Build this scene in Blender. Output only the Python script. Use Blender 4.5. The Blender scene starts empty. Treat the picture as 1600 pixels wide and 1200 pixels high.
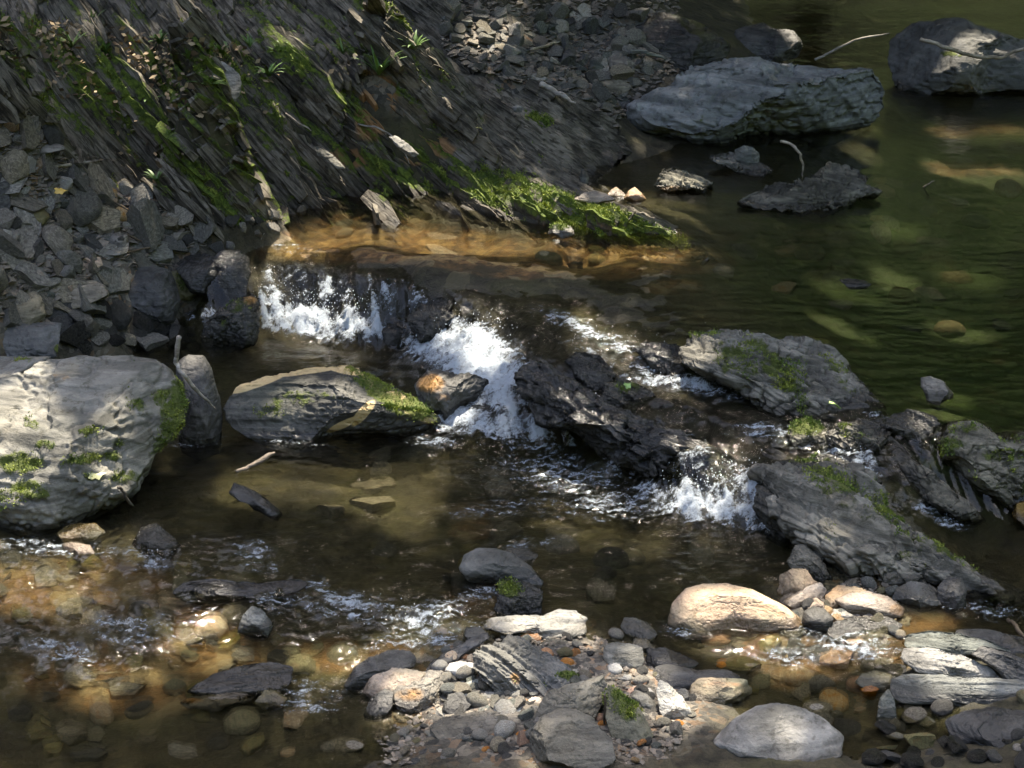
import bpy, bmesh, math, random
import numpy as np
from mathutils import Vector, Matrix

random.seed(7)
rng = np.random.default_rng(7)
D2R = math.radians
scene = bpy.context.scene
COL = scene.collection

# ------------------------------------------------------------------ camera
CAMH, PITCH, HF = 3.2, D2R(25), D2R(30)
TH = math.tan(HF / 2)
CP = np.array([0, 0, CAMH])
FW = np.array([0, math.cos(PITCH), -math.sin(PITCH)])
UP = np.array([0, math.sin(PITCH), math.cos(PITCH)])
RT = np.array([1.0, 0, 0])
cam = bpy.data.cameras.new("camera")
camo = bpy.data.objects.new("camera", cam)
COL.objects.link(camo)
camo.location = CP
camo.rotation_euler = (math.pi / 2 - PITCH, 0, 0)
cam.angle = HF
cam.clip_end = 500
cam.clip_start = 0.05
scene.camera = camo


def ray(px, py):
    px = np.asarray(px, float); py = np.asarray(py, float)
    x = (px - 800) / 800 * TH
    y = (600 - py) / 800 * TH
    return FW + x[..., None] * RT + y[..., None] * UP


def at(px, py, z):
    d = ray(px, py)
    t = (np.asarray(z) - CAMH) / d[..., 2]
    return CP + d * t[..., None]


def topx(P):
    P = np.asarray(P) - CP
    w = np.maximum(P @ FW, 0.05)
    return 800 + (P @ RT) / w / TH * 800, 600 - (P @ UP) / w / TH * 800


# ------------------------------------------------------------------ noise
def _h(ix, iy, iz, seed):
    h = (ix.astype(np.uint32) * np.uint32(374761393) + iy.astype(np.uint32) * np.uint32(668265263)
         + iz.astype(np.uint32) * np.uint32(2147483647) + np.uint32((seed * 1274126177) & 0xffffffff))
    h = (h ^ (h >> np.uint32(13))) * np.uint32(1274126177)
    h = (h ^ (h >> np.uint32(16))) * np.uint32(2246822519)
    h ^= h >> np.uint32(15)
    return h.astype(np.float64) / 4294967295.0


def vnoise(x, y, z=0.0, seed=0):
    x, y, z = np.broadcast_arrays(np.asarray(x, float), np.asarray(y, float), np.asarray(z, float))
    ix, iy, iz = np.floor(x).astype(np.int64), np.floor(y).astype(np.int64), np.floor(z).astype(np.int64)
    fx, fy, fz = x - ix, y - iy, z - iz
    fx = fx * fx * fx * (fx * (fx * 6 - 15) + 10); fy = fy * fy * fy * (fy * (fy * 6 - 15) + 10); fz = fz * fz * (3 - 2 * fz)
    r = 0
    flat = np.all(fz == 0)
    for dz in ((0,) if flat else (0, 1)):
        wz = 1.0 if flat else (fz if dz else 1 - fz)
        a = _h(ix, iy, iz + dz, seed) * (1 - fx) + _h(ix + 1, iy, iz + dz, seed) * fx
        b = _h(ix, iy + 1, iz + dz, seed) * (1 - fx) + _h(ix + 1, iy + 1, iz + dz, seed) * fx
        r = r + wz * (a * (1 - fy) + b * fy)
    return r


def fbm(x, y, z=0.0, seed=0, oct=4, gain=0.5):
    s = 0; a = 1; n = 0; f = 1.0
    for i in range(oct):
        s = s + a * vnoise(np.asarray(x) * f + 13.7 * i, np.asarray(y) * f - 7.3 * i, np.asarray(z) * f, seed + i)
        n += a; a *= gain; f *= 2.03
    return s / n          # 0..1


def sstep(a, b, x):
    t = np.clip((x - a) / (b - a), 0, 1)
    return t * t * (3 - 2 * t)


def ell(px, py, lst, soft=0.5):
    """soft union of ellipses (cx, cy, rx, ry, rotation clockwise deg, weight)"""
    r = np.zeros_like(px)
    for e in lst:
        cx, cy, rx, ry = e[:4]
        a = D2R(e[4]) if len(e) > 4 else 0
        w = e[5] if len(e) > 5 else 1
        dx, dy = px - cx, py - cy
        u = (dx * math.cos(a) + dy * math.sin(a)) / rx
        v = (-dx * math.sin(a) + dy * math.cos(a)) / ry
        q = np.sqrt(u * u + v * v)
        r = np.maximum(r, w * (1 - sstep(1 - soft, 1 + soft, q)))
    return r


def inpoly(px, py, poly):
    inside = np.zeros(px.shape, bool)
    n = len(poly)
    for i in range(n):
        x1, y1 = poly[i]; x2, y2 = poly[(i + 1) % n]
        if y1 == y2:
            continue
        c = ((y1 > py) != (y2 > py)) & (px < (x2 - x1) * (py - y1) / (y2 - y1) + x1)
        inside ^= c
    return inside


# ------------------------------------------------------------------ terrain and water heights
U = 0.20
TC = """600 360 .05;700 395 .07;900 425 .04;1000 450 0;1200 450 -.1;1400 400 -.2;1550 500 -.25;1550 300 -.15;1300 350 -.05
1100 345 .07;1450 200 -.15;1590 180 -.1;1450 600 -.15;1580 620 -.15;1150 250 .1;1250 240 .08;1400 550 -.15;1330 75 .0;850 400 .08;480 385 .1
400 400 .17;470 412 .178;560 430 .178;640 447 .178;740 470 .178;830 490 .18;900 500 .185;1000 530 .185;1070 540 .19
400 512 -.07;500 522 -.09;620 540 -.09;700 660 -.06;830 680 -.06;900 690 -.05;1000 735 -.05;1040 775 -.06;1190 832 -.06;660 600 -.06
950 580 .155;1050 600 .135;1120 640 .12;1200 700 .11;870 600 .14;1000 660 .12;1090 710 .1;1300 700 .12;1350 720 .1;1420 680 .13
800 600 .06;840 640 .03;900 640 .07;1190 745 .1;1150 745 .07
450 560 -.1;350 590 -.1;550 740 -.15;700 760 -.15;900 780 -.13;400 760 -.12;1000 870 -.12;850 860 -.1;650 860 -.14;450 850 -.09;300 740 -.1;240 800 -.08
50 870 -.06;100 1000 -.07;250 1060 -.06;400 1000 -.06;550 1000 -.05;500 1100 -.06;300 930 -.06;100 1110 -.08;300 1180 -.07;20 1180 -.08;-200 1000 -.05
700 1050 .0;650 1085 -.03;780 980 -.03;850 970 -.01;800 1060 .02;900 1100 .02;1000 1050 .0;980 985 -.03;1050 1095 -.01;1000 1180 .03;750 1130 .01;760 1190 .02
1100 1015 -.06;1200 1050 -.05;1250 1090 -.05;1300 1020 -.04;1350 1100 -.05;1420 1120 -.04;1550 1180 .0;1250 1190 .0
1250 960 -.01;1350 960 0;1430 930 -.02;1300 910 -.01;1380 900 .0;1450 1040 .0;1550 1030 .02;1550 1080 0
1550 950 -.08;1550 850 -.1;1500 990 -.05;1300 800 .05;1400 850 .03;1200 580 .12;1550 730 .1
0 180 .85;0 300 .62;150 270 .52;100 330 .48;250 310 .36;320 352 .2;300 400 .2;200 400 .3;100 430 .33;0 430 .42;0 520 .25;150 480 .2;250 480 .06;350 440 .12
200 540 .0;310 520 -.05;100 560 .05;0 600 .1;150 620 0;-150 400 .6;-150 600 .3;-200 800 .1
540 362 .09;650 368 .09;760 384 .09;870 399 .09;980 410 .09;1080 420 .07
360 345 .2;480 324 .2;600 333 .2;700 335 .2;780 347 .2;870 372 .195;1000 388 .19;1105 401 .185
0 70 1.05;200 150 .7;100 100 .9;300 70 .87;450 100 .73;450 230 .42;330 250 .42;600 200 .46;600 100 .68;700 200 .44;700 120 .58;760 260 .32
850 250 .32;850 180 .42;900 325 .26;985 350 .25;930 345 .265;850 320 .29;950 250 .22;930 285 .2;970 322 .2;1060 372 .2;720 85 .6;800 100 .55;900 120 .48;960 150 .4;900 75 .5;960 172 .28;1090 225 .19;985 205 .2
1150 60 .4;1250 70 .1;0 0 1.35;300 0 1.25;600 0 1.0;800 0 .75;1000 0 .7;1200 20 .15;1400 0 -.1;1600 0 -.1;1050 75 .5;1000 110 .45"""
WC = """400 395 .2;470 410 .2;560 428 .2;640 445 .2;740 466 .2;830 488 .2;900 498 .2;1000 532 .2;1070 542 .2;1150 520 .2;1370 630 .2;1480 655 .2;1600 690 .2;340 380 .2
480 340 .2;700 350 .2;1000 420 .2;1300 400 .2;1550 400 .2;1550 200 .2;1200 260 .2;1550 600 .2;1300 500 .2;1400 80 .2;330 430 .19
400 512 0;500 522 0;620 540 0;660 600 .01;700 662 0;830 684 0;900 695 0;1000 737 0;1030 775 0;1120 815 0;1200 840 0;1240 870 0;310 480 .03;290 520 0;330 560 0
1420 660 .19;1380 690 .16;1300 705 .14;1220 700 .135;1150 650 .15;1050 605 .158;950 565 .18;1060 712 .12;1200 738 .12;870 570 .18;990 650 .14;830 540 .17
1450 800 .02;1400 760 .08;1480 840 .0;1560 860 0;1600 800 0;1540 960 0
500 700 0;700 760 0;900 800 0;200 850 0;100 950 -.005;300 1000 -.01;600 950 -.005;900 900 0;1000 960 -.01;500 1100 -.02;800 1100 -.02;1100 1050 -.015;1300 1050 -.02;1500 1100 -.02;200 1150 -.02;1400 980 -.005"""


def parse(s):
    a = np.array([[float(v) for v in t.split()] for t in s.replace("\n", ";").split(";") if t.strip()])
    P = at(a[:, 0], a[:, 1], a[:, 2])
    return P


TCP = np.vstack([parse(TC), [[-9, 5, 1.8], [-9, 10, 2.2], [-9, 16, 1.5], [0, 15, .8], [5, 15.5, .5], [8, 10, .7], [8, 5, .8], [0, 1, .9],
                             [-4, 1, 1.2], [5, 1, 1.2], [0, 30, .9], [-12, 30, 1.2], [14, 30, .9], [14, 18, .7], [-14, 1, 2], [14, 1, 1],
                             [4.5, 7, .1], [4.5, 9, -.05], [3, 13, -.05], [-3.4, 6, .8], [-2.6, 4.6, .3]]])
WCP = parse(WC)


class RBF:
    def __init__(s, P, smooth=0.004, terr=True):
        s.terr = terr
        s.c = P[:, :2]
        d = np.sqrt(((s.c[:, None] - s.c[None]) ** 2).sum(-1))
        n = len(P)
        A = np.zeros((n + 1, n + 1)); A[:n, :n] = -np.sqrt(d * d + (.002 if s.terr else .0009)); A[:n, :n] += smooth * np.eye(n)
        A[:n, n] = 1; A[n, :n] = 1
        s.w = np.linalg.solve(A, np.append(P[:, 2], 0))

    def __call__(s, x, y):
        x = np.asarray(x, float); y = np.asarray(y, float)
        o = np.empty(x.size); X = x.ravel(); Y = y.ravel()
        for i in range(0, X.size, 40000):
            d = (X[i:i + 40000, None] - s.c[:, 0]) ** 2 + (Y[i:i + 40000, None] - s.c[:, 1]) ** 2
            o[i:i + 40000] = -np.sqrt(d + (.002 if s.terr else .0009)) @ s.w[:-1] + s.w[-1]
        return o.reshape(x.shape)


class Lut:
    def __init__(s, f, x0=-8, x1=8, y0=1, y1=20, st=.035):
        s.x0, s.y0, s.st = x0, y0, st
        xs = np.arange(x0, x1, st); ys = np.arange(y0, y1, st)
        s.g = f(*np.meshgrid(xs, ys))

    def __call__(s, x, y):
        u = np.clip((np.asarray(x) - s.x0) / s.st, 0, s.g.shape[1] - 1.001); v = np.clip((np.asarray(y) - s.y0) / s.st, 0, s.g.shape[0] - 1.001)
        i = u.astype(int); j = v.astype(int); fu = u - i; fv = v - j
        g = s.g
        return (g[j, i] * (1 - fu) + g[j, i + 1] * fu) * (1 - fv) + (g[j + 1, i] * (1 - fu) + g[j + 1, i + 1] * fu) * fv


TR = RBF(TCP)
T0 = Lut(TR)
WR = RBF(WCP, .002, False)
W0 = Lut(lambda x, y: np.clip(WR(x, y), -.02, U))


def march(px, py, water=True):
    """first hit of a pixel ray with the (smooth) ground or water"""
    px = np.atleast_1d(np.asarray(px, float)); py = np.atleast_1d(np.asarray(py, float))
    d = ray(px, py)
    ts = np.linspace(3.5, 15, 700)
    P = CP + d[:, None, :] * ts[None, :, None]
    h = T0(P[..., 0], P[..., 1])
    if water:
        h = np.maximum(h, W0(P[..., 0], P[..., 1]))
    hit = P[..., 2] <= h
    k = np.where(hit.any(1), hit.argmax(1), 699)
    return P[np.arange(len(px)), k]


# ------------------------------------------------------------------ mesh helpers
def mesh_obj(name, V, Fc, mat, parent=None, smooth=True, loc=(0, 0, 0), sharp=None):
    me = bpy.data.meshes.new(name)
    V = np.asarray(V, np.float32); Fc = np.asarray(Fc, np.int32)
    me.vertices.add(len(V)); me.vertices.foreach_set("co", V.ravel())
    n = Fc.shape[1]
    me.loops.add(Fc.size); me.loops.foreach_set("vertex_index", Fc.ravel())
    me.polygons.add(len(Fc)); me.polygons.foreach_set("loop_start", np.arange(0, Fc.size, n, dtype=np.int32))
    me.polygons.foreach_set("use_smooth", np.full(len(Fc), smooth))
    me.update(calc_edges=True)
    if sharp:
        me.set_sharp_from_angle(angle=D2R(sharp))
    if mat:
        me.materials.append(mat)
    o = bpy.data.objects.new(name, me)
    o.location = loc
    COL.objects.link(o)
    if parent:
        o.parent = parent
    return o


def attr(o, name, v):
    a = o.data.attributes.new(name, 'FLOAT', 'POINT')
    a.data.foreach_set("value", np.asarray(v, np.float32))


def tag(o, label=None, cat=None, group=None, kind=None):
    if label: o["label"] = label
    if cat: o["category"] = cat
    if group: o["group"] = group
    if kind: o["kind"] = kind
    return o


def grid_faces(nr, nc):
    i = np.arange(nr - 1)[:, None] * nc + np.arange(nc - 1)[None]
    return np.stack([i, i + 1, i + nc + 1, i + nc], -1).reshape(-1, 4)


def fan_grid(y0, y1, ratio, uh, step, outer=True):
    ys = [y0]
    while ys[-1] < y1: ys.append(ys[-1] * ratio)
    us = list(np.arange(-uh, uh + step, step))
    if outer:
        a = 1.0; pre = []
        while a < y0: pre.append(a); a += .3
        post = []; a = ys[-1] + .15; s = .15
        while a < 40: post.append(a); s *= 1.15; a += s
        ys = pre + ys + post
        r = []; a = uh + step; s = step
        while a < 2.6: s *= 1.35; a += s; r.append(a)
        us = [-v for v in r[::-1]] + us + r
    ys = np.array(ys); us = np.array(us)
    X = us[None, :] * np.clip(ys, 3, 13)[:, None]
    Y = np.repeat(ys[:, None], len(us), 1)
    return X, Y


# ------------------------------------------------------------------ node helpers
class NT:
    def __init__(s, name):
        s.m = bpy.data.materials.new(name); s.m.use_nodes = True
        s.t = s.m.node_tree; s.t.nodes.clear()
        s.out = s.n('ShaderNodeOutputMaterial')

    def n(s, typ, **k):
        nd = s.t.nodes.new(typ)
        for a, v in k.items():
            if hasattr(nd, a) and a not in nd.inputs: setattr(nd, a, v)
            else: nd.inputs[a].default_value = v
        return nd

    def l(s, a, b):
        s.t.links.new(a, b)

    def sock(s, v, inp):
        if isinstance(v, (int, float)): inp.default_value = v
        elif isinstance(v, tuple): inp.default_value = (*v, 1) if len(v) == 3 and inp.type == 'RGBA' else v
        else: s.l(v, inp)

    def math(s, op, a, b=0.0, clamp=False):
        nd = s.n('ShaderNodeMath', operation=op, use_clamp=clamp)
        s.sock(a, nd.inputs[0]); s.sock(b, nd.inputs[1])
        return nd.outputs[0]

    def mix(s, f, a, b, blend='MIX'):
        nd = s.n('ShaderNodeMix', data_type='RGBA', blend_type=blend)
        s.sock(f, nd.inputs[0]); s.sock(a, nd.inputs[6]); s.sock(b, nd.inputs[7])
        return nd.outputs[2]

    def rng(s, v, a, b, c=0.0, d=1.0, smooth=True):
        nd = s.n('ShaderNodeMapRange', interpolation_type='SMOOTHSTEP' if smooth else 'LINEAR')
        s.sock(v, nd.inputs[0])
        for i, q in enumerate((a, b, c, d)): nd.inputs[i + 1].default_value = q
        return nd.outputs[0]

    def noise(s, vec, scale, detail=6, rough=.6, dist=0.0):
        nd = s.n('ShaderNodeTexNoise'); nd.inputs['Scale'].default_value = scale
        nd.inputs['Detail'].default_value = detail; nd.inputs['Roughness'].default_value = rough
        nd.inputs['Distortion'].default_value = dist
        s.l(vec, nd.inputs['Vector'])
        return nd.outputs[0]

    def map(s, vec, rot=(0, 0, 0), scale=(1, 1, 1), loc=None):
        nd = s.n('ShaderNodeMapping')
        nd.inputs['Rotation'].default_value = rot; nd.inputs['Scale'].default_value = scale
        s.l(vec, nd.inputs['Vector'])
        if loc is not None: s.l(loc, nd.inputs['Location'])
        return nd.outputs[0]

    def attr(s, name):
        return s.n('ShaderNodeAttribute', attribute_name=name).outputs['Fac']

    def bump(s, h, strength, dist, nrm=None):
        nd = s.n('ShaderNodeBump'); nd.inputs['Strength'].default_value = strength; nd.inputs['Distance'].default_value = dist
        s.l(h, nd.inputs['Height'])
        if nrm: s.l(nrm, nd.inputs['Normal'])
        return nd.outputs[0]

    def bsdf(s, col, rough=.8, nrm=None, spec=.5, **k):
        b = s.n('ShaderNodeBsdfPrincipled')
        s.sock(col, b.inputs['Base Color']); s.sock(rough, b.inputs['Roughness'])
        s.sock(spec, b.inputs['Specular IOR Level'])
        for a, v in k.items(): s.sock(v, b.inputs[a])
        if nrm: s.l(nrm, b.inputs['Normal'])
        s.l(b.outputs[0], s.out.inputs[0])
        return b


MOSS_A, MOSS_B = (.035, .05, .008), (.12, .15, .02)


def rock_mat(name, c1, c2, c3=None, strata=(0.3, 0.2), sc=1.0, moss=0.0, speck=.25, lines=.5, rough=.75, vary=.35, stain=(.20, .105, .03), wetdark=.38, bump=1.0):
    m = NT(name)
    tc = m.n('ShaderNodeTexCoord').outputs['Object']
    oi = m.n('ShaderNodeObjectInfo').outputs['Random']
    off = m.n('ShaderNodeVectorMath', operation='SCALE'); off.inputs[0].default_value = (37, 17, 23); m.l(oi, off.inputs['Scale'])
    add = m.n('ShaderNodeVectorMath', operation='ADD'); m.l(tc, add.inputs[0]); m.l(off.outputs[0], add.inputs[1])
    v = add.outputs[0]
    n1 = m.noise(v, 7 * sc, 8, .65, .3)
    st = m.map(v, rot=(strata[0], strata[1], 0.15), scale=(4 * sc, 6 * sc, 55 * sc))
    n2 = m.noise(st, 1.0, 6, .62, .4)
    n3 = m.noise(v, 130 * sc ** .5, 4, .75)
    n5 = m.noise(v, 34 * sc ** .5, 5, .7)
    n4 = m.noise(v, 2.6 * sc, 3, .5)
    col = m.mix(m.rng(n1, .33, .68), c1, c2)
    if c3: col = m.mix(m.rng(n4, .5, .68), col, c3)
    col = m.mix(m.math('MULTIPLY', m.rng(n2, .60, .38), min(1, lines * 1.35), True), col, m.mix(1.0, col, (.3, .3, .29), 'MULTIPLY'))
    col = m.mix(m.math('MULTIPLY', m.rng(n2, .58, .75), lines * .45), col, m.mix(1.0, col, (1.7, 1.7, 1.65), 'MULTIPLY'))
    col = m.mix(m.math('MULTIPLY', m.rng(n3, .56, .72), speck), col, m.mix(1.0, col, (1.8, 1.8, 1.8), 'MULTIPLY'))
    col = m.mix(m.math('MULTIPLY', m.rng(n3, .44, .3), speck * 1.5, True), col, m.mix(1.0, col, (.35, .35, .35), 'MULTIPLY'))
    col = m.mix(m.rng(n5, .46, .34), col, m.mix(1.0, col, (.55, .54, .5), 'MULTIPLY'))
    col = m.mix(m.math('MULTIPLY', m.rng(n5, .58, .68), .5), col, m.mix(1.0, col, (1.5, 1.5, 1.46), 'MULTIPLY'))
    # individual variation of the stone's own colour
    hs = m.n('ShaderNodeHueSaturation'); m.l(col, hs.inputs['Color'])
    m.l(m.rng(oi, 0, 1, 1 - vary, 1 + vary, False), hs.inputs['Value'])
    wn = m.n('ShaderNodeTexWhiteNoise', noise_dimensions='1D'); m.l(oi, wn.inputs['W'])
    m.l(m.rng(wn.outputs[0], 0, 1, .6, 1.35, False), hs.inputs['Saturation'])
    col = hs.outputs[0]
    # iron stain and painted rim light, and moss, where the stone carries them
    sa = m.attr('stain')
    col = m.mix(m.rng(m.math('ADD', sa, m.math('MULTIPLY', m.math('SUBTRACT', n1, .5), .9)), .35, .6), col, m.mix(n1, stain, tuple(min(1, q * 2) for q in stain)))
    wet = m.rng(m.math('ADD', m.attr('wet'), m.math('MULTIPLY', m.math('SUBTRACT', n1, .5), .5)), .3, .7)
    col = m.mix(wet, col, m.mix(1.0, col, (wetdark, wetdark * .97, wetdark * .9), 'MULTIPLY'))
    nz = m.n('ShaderNodeSeparateXYZ'); m.l(m.n('ShaderNodeNewGeometry').outputs['Normal'], nz.inputs[0])
    mo = m.noise(v, 16, 6, .7)
    ma = m.attr('moss')
    if moss: ma = m.math('MAXIMUM', ma, m.math('MULTIPLY', m.rng(nz.outputs[2], .1, .7), moss))
    mm = m.rng(m.math('ADD', ma, m.math('MULTIPLY', m.math('SUBTRACT', mo, .5), 2.2)), .42, .72)
    mc = m.mix(m.noise(v, 38, 4, .7), MOSS_A, MOSS_B)
    col = m.mix(m.math('MULTIPLY', mm, .95), col, mc)
    mh = m.noise(v, 160, 3, .7)
    h = m.math('ADD', m.math('MULTIPLY', n2, .6 * lines + .15), m.math('ADD', m.math('MULTIPLY', n1, .6), m.math('ADD', m.math('MULTIPLY', n3, .16), m.math('MULTIPLY', n5, .35))))
    h = m.math('ADD', h, m.math('MULTIPLY', mm, m.math('MULTIPLY', mh, .5)))
    nb = m.bump(h, .8 * bump, .02)
    ro = m.rng(wet, 0, 1, rough, .22, False)
    ro = m.math('MAXIMUM', ro, m.math('MULTIPLY', mm, .9))
    m.bsdf(col, ro, nb, .45)
    return m.m


M = {}
M['slate'] = rock_mat('grey_slate', (.13, .125, .105), (.26, .25, .215), (.20, .185, .15))
M['slate_brown'] = rock_mat('brown_slate', (.15, .134, .106), (.33, .295, .23), (.25, .225, .17))
M['dark'] = rock_mat('dark_slate', (.04, .039, .036), (.10, .097, .088), rough=.55, vary=.25)
M['wet'] = rock_mat('wet_black_slate', (.024, .023, .019), (.07, .067, .056), rough=.17, vary=.2, wetdark=.7, bump=1.3)
M['bluegrey'] = rock_mat('blue_grey_slate', (.10, .108, .095), (.225, .235, .205), (.165, .165, .13), lines=.7)
M['pale'] = rock_mat('pale_stone', (.26, .25, .215), (.42, .40, .345), (.33, .30, .245), lines=.35)
M['tan'] = rock_mat('tan_stone', (.36, .25, .15), (.55, .44, .30), (.45, .27, .14), lines=.3, speck=.3)
M['pink'] = rock_mat('pink_stone', (.30, .25, .19), (.42, .325, .25), (.28, .265, .19), lines=.22, speck=.25, stain=(.34, .17, .08))
M['orange'] = rock_mat('orange_stone', (.38, .17, .07), (.52, .29, .15), (.33, .2, .11), lines=.3)
M['olive'] = rock_mat('olive_stone', (.12, .11, .055), (.22, .2, .1), (.18, .13, .06), lines=.35)
M['white'] = rock_mat('white_quartz', (.42, .40, .36), (.62, .60, .54), lines=.15, speck=.2, vary=.12)
M['boulder'] = rock_mat('boulder_grey', (.15, .148, .13), (.29, .28, .25), (.23, .215, .175), sc=.55, lines=.6, vary=.02)
M['boulder_dark'] = rock_mat('boulder_dark_grey', (.07, .07, .064), (.175, .175, .16), (.12, .115, .09), sc=.55, lines=.35, vary=.02)
M['boulder_mid'] = rock_mat('boulder_mid_grey', (.15, .16, .155), (.29, .30, .285), (.21, .215, .19), sc=.5, lines=.5, vary=.02, strata=(.2, .5))
M['mossy_boulder'] = rock_mat('mossy_boulder', (.045, .045, .036), (.115, .11, .088), (.075, .08, .05), sc=.6, lines=.6, vary=.02, stain=(.38, .28, .14))  # dark hollows and sunlit rim put into the colour, partly real tone
M['outcrop'] = rock_mat('outcrop_rock', (.085, .08, .06), (.25, .235, .18), (.16, .148, .108), sc=.7, lines=.6, vary=.1, strata=(.2, .75), bump=1.4)
M['drift'] = rock_mat('bleached_wood', (.30, .25, .19), (.48, .42, .34), lines=.5, vary=.2)
M['twig'] = rock_mat('brown_twig', (.10, .075, .05), (.2, .16, .12), lines=.4, vary=.3)

# ------------------------------------------------------------------ the streambed
BANK = [(0, 30), (-60, 150), (60, 195), (115, 262), (165, 285), (235, 305), (290, 338), (330, 354), (480, 332), (600, 342), (700, 343), (780, 356), (870, 379), (940, 390), (1010, 399), (1080, 406), (1124, 408), (1100, 382), (1060, 358), (1020, 336), (980, 318), (940, 296), (930, 282), (955, 262), (985, 238), (962, 190), (930, 165), (870, 142), (810, 128), (745, 106), (692, 66), (690, -40), (0, -40)]
LEDGE = [(380, 408), (560, 436), (740, 475), (900, 505), (1080, 550), (1250, 690), (1420, 660), (1480, 780), (1300, 830), (1200, 835), (1020, 770), (900, 690), (700, 660), (640, 560), (520, 515), (390, 505)]


def polymask(px, py, poly, n=1):
    return inpoly(px, py, poly).astype(float)


# strata of the bank: ridge lines curve from steep (left) to gentle (right)
_us = np.linspace(-4, 3, 400)
_al = np.interp(_us, [-2.2, -1.1, -.2, .4, .9], [D2R(54), D2R(47), D2R(40), D2R(30), D2R(24)])
_T = np.cumsum(np.tan(_al)) * (_us[1] - _us[0])


def strata_t(P):
    u = P[..., 0]; v = P @ UP
    al = np.interp(u, _us, _al)
    return u, (v + np.interp(u, _us, _T)) * .7


def saw_layers(u, t, layers, seed=0):
    d = 0
    for i, (f, a) in enumerate(layers):
        w = t * f + 1.1 * (fbm(u * 1.1 + i * 9, t * 1.3, seed=seed + i, oct=3) - .5) * min(3, .5 + f * .06)
        k = np.floor(w); fr = w - k
        hk = vnoise(u * (1.9 + .55 * f ** .5) + k * 7.31, k * 3.17, seed=seed + 31 + i)
        prof = np.where(fr < .16, fr / .16, 1 - (fr - .16) / .84)
        d = d + a * prof * (0.05 + 1.3 * hk ** 1.5)
    return d


X, Y = fan_grid(3.6, 13.2, 1.0014, .32, .0014)
Z = TR(X, Y)
PXt, PYt = topx(np.stack([X, Y, Z], -1).reshape(-1, 3))
PXt = PXt.reshape(X.shape); PYt = PYt.reshape(X.shape)
bankm = polymask(PXt, PYt, BANK)
ledgem = ell(PXt, PYt, [(520, 470, 160, 45, 12), (740, 560, 110, 90, 30), (900, 600, 130, 70, 25), (1080, 690, 160, 70, 25), (1270, 700, 130, 60, 10)], .4)
wl = W0(X, Y)
det = (fbm(X * 5, Y * 5, seed=3) - .5) * .035 + (fbm(X * 18, Y * 18, seed=5) - .5) * .018
uu = X; tt = (X * .62 + Y * .55 + Z * 1.2)
led = saw_layers(X * .5 - Y * .5, tt, [(4.5, .05), (11, .03), (27, .014)], 40) - .03 + (fbm(X * 9, Y * 9, seed=9) - .5) * .06
Z = Z + det + ledgem * led * .9
Z = np.where(bankm > 0, Z - .075, Z)
P3 = np.stack([X, Y, Z], -1)
nr, nc = X.shape
bed = mesh_obj('streambed', P3.reshape(-1, 3), grid_faces(nr, nc), None)
tag(bed, kind='structure')
scree = ell(PXt, PYt, [(60, 350, 250, 190, 20), (800, 90, 280, 70, 0), (850, 1090, 270, 110, 0), (1340, 920, 150, 50, 0)], .3) * (Z > wl - .02)
orange = ell(PXt, PYt, [(600, 385, 170, 28, 4), (760, 398, 160, 22, 6), (930, 392, 190, 22), (100, 930, 170, 60), (200, 1060, 190, 60), (340, 1020, 130, 50), (560, 1030, 110, 30),
                        (330, 970, 70, 25), (760, 945, 70, 25), (1430, 965, 90, 30), (1000, 1065, 60, 25), (1250, 1030, 90, 45), (1380, 1010, 100, 40), (740, 830, 40, 15), (660, 1115, 60, 20), (480, 400, 80, 18),
                        (1050, 450, 50, 14, 0, .7), (1530, 262, 120, 18, 0, .6), (1300, 430, 60, 16, 0, .5)], .5)
green = ell(PXt, PYt, [(1480, 480, 260, 260, 0), (1300, 420, 160, 90), (1560, 640, 160, 60)], .5)
orange = np.maximum(orange, ell(PXt, PYt, [(930, 414, 200, 22, -1)], .5)); orange = orange + .8 * ell(PXt, PYt, [(620, 390, 160, 22, 4), (760, 404, 150, 16, 5), (930, 414, 190, 17, -2), (470, 400, 60, 12, 8)], .5)  # orange gravel; the added term paints sunlight into the strip's colour
attr(bed, 'scree', scree.ravel()); attr(bed, 'orange', orange.ravel()); attr(bed, 'green', green.ravel()); attr(bed, 'ledge', ledgem.ravel())
attr(bed, 'wet', (1 - sstep(-.02, .05, Z - wl)).ravel())

m = NT('streambed')
tc = m.n('ShaderNodeTexCoord').outputs['Object']
vo = m.n('ShaderNodeTexVoronoi'); vo.inputs['Scale'].default_value = 13; vo.inputs['Randomness'].default_value = 1
dv = m.n('ShaderNodeVectorMath', operation='ADD')
nn = m.n('ShaderNodeTexNoise'); nn.inputs['Scale'].default_value = 6; m.l(tc, nn.inputs['Vector'])
sc_ = m.n('ShaderNodeVectorMath', operation='SCALE'); sc_.inputs['Scale'].default_value = .12; m.l(nn.outputs[1], sc_.inputs[0])
m.l(tc, dv.inputs[0]); m.l(sc_.outputs[0], dv.inputs[1]); m.l(m.map(dv.outputs[0], scale=(1, .8, .3)), vo.inputs['Vector'])
n1 = m.noise(tc, 3.2, 8, .65); n2 = m.noise(tc, 22, 6, .7); n3 = m.noise(tc, 120, 3, .7)
sep = m.n('ShaderNodeSeparateColor'); m.l(vo.outputs['Color'], sep.inputs[0])
cell = sep.outputs[0]
base = m.mix(m.rng(n2, .35, .65), (.016, .014, .008), (.048, .041, .023))
base = m.mix(m.rng(n1, .45, .7), base, (.055, .052, .02))
base = m.mix(m.math('MULTIPLY', m.rng(cell, .72, .95), .6), base, (.10, .085, .045))
gcol = m.mix(m.rng(n2, .35, .65), (.018, .036, .008), (.045, .078, .018))
gcol = m.mix(m.rng(n1, .56, .7), gcol, (.09, .07, .022))
base = m.mix(m.attr('green'), base, gcol)
oc = m.mix(m.rng(n2, .35, .65), (.06, .036, .014), (.17, .095, .038))
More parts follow.
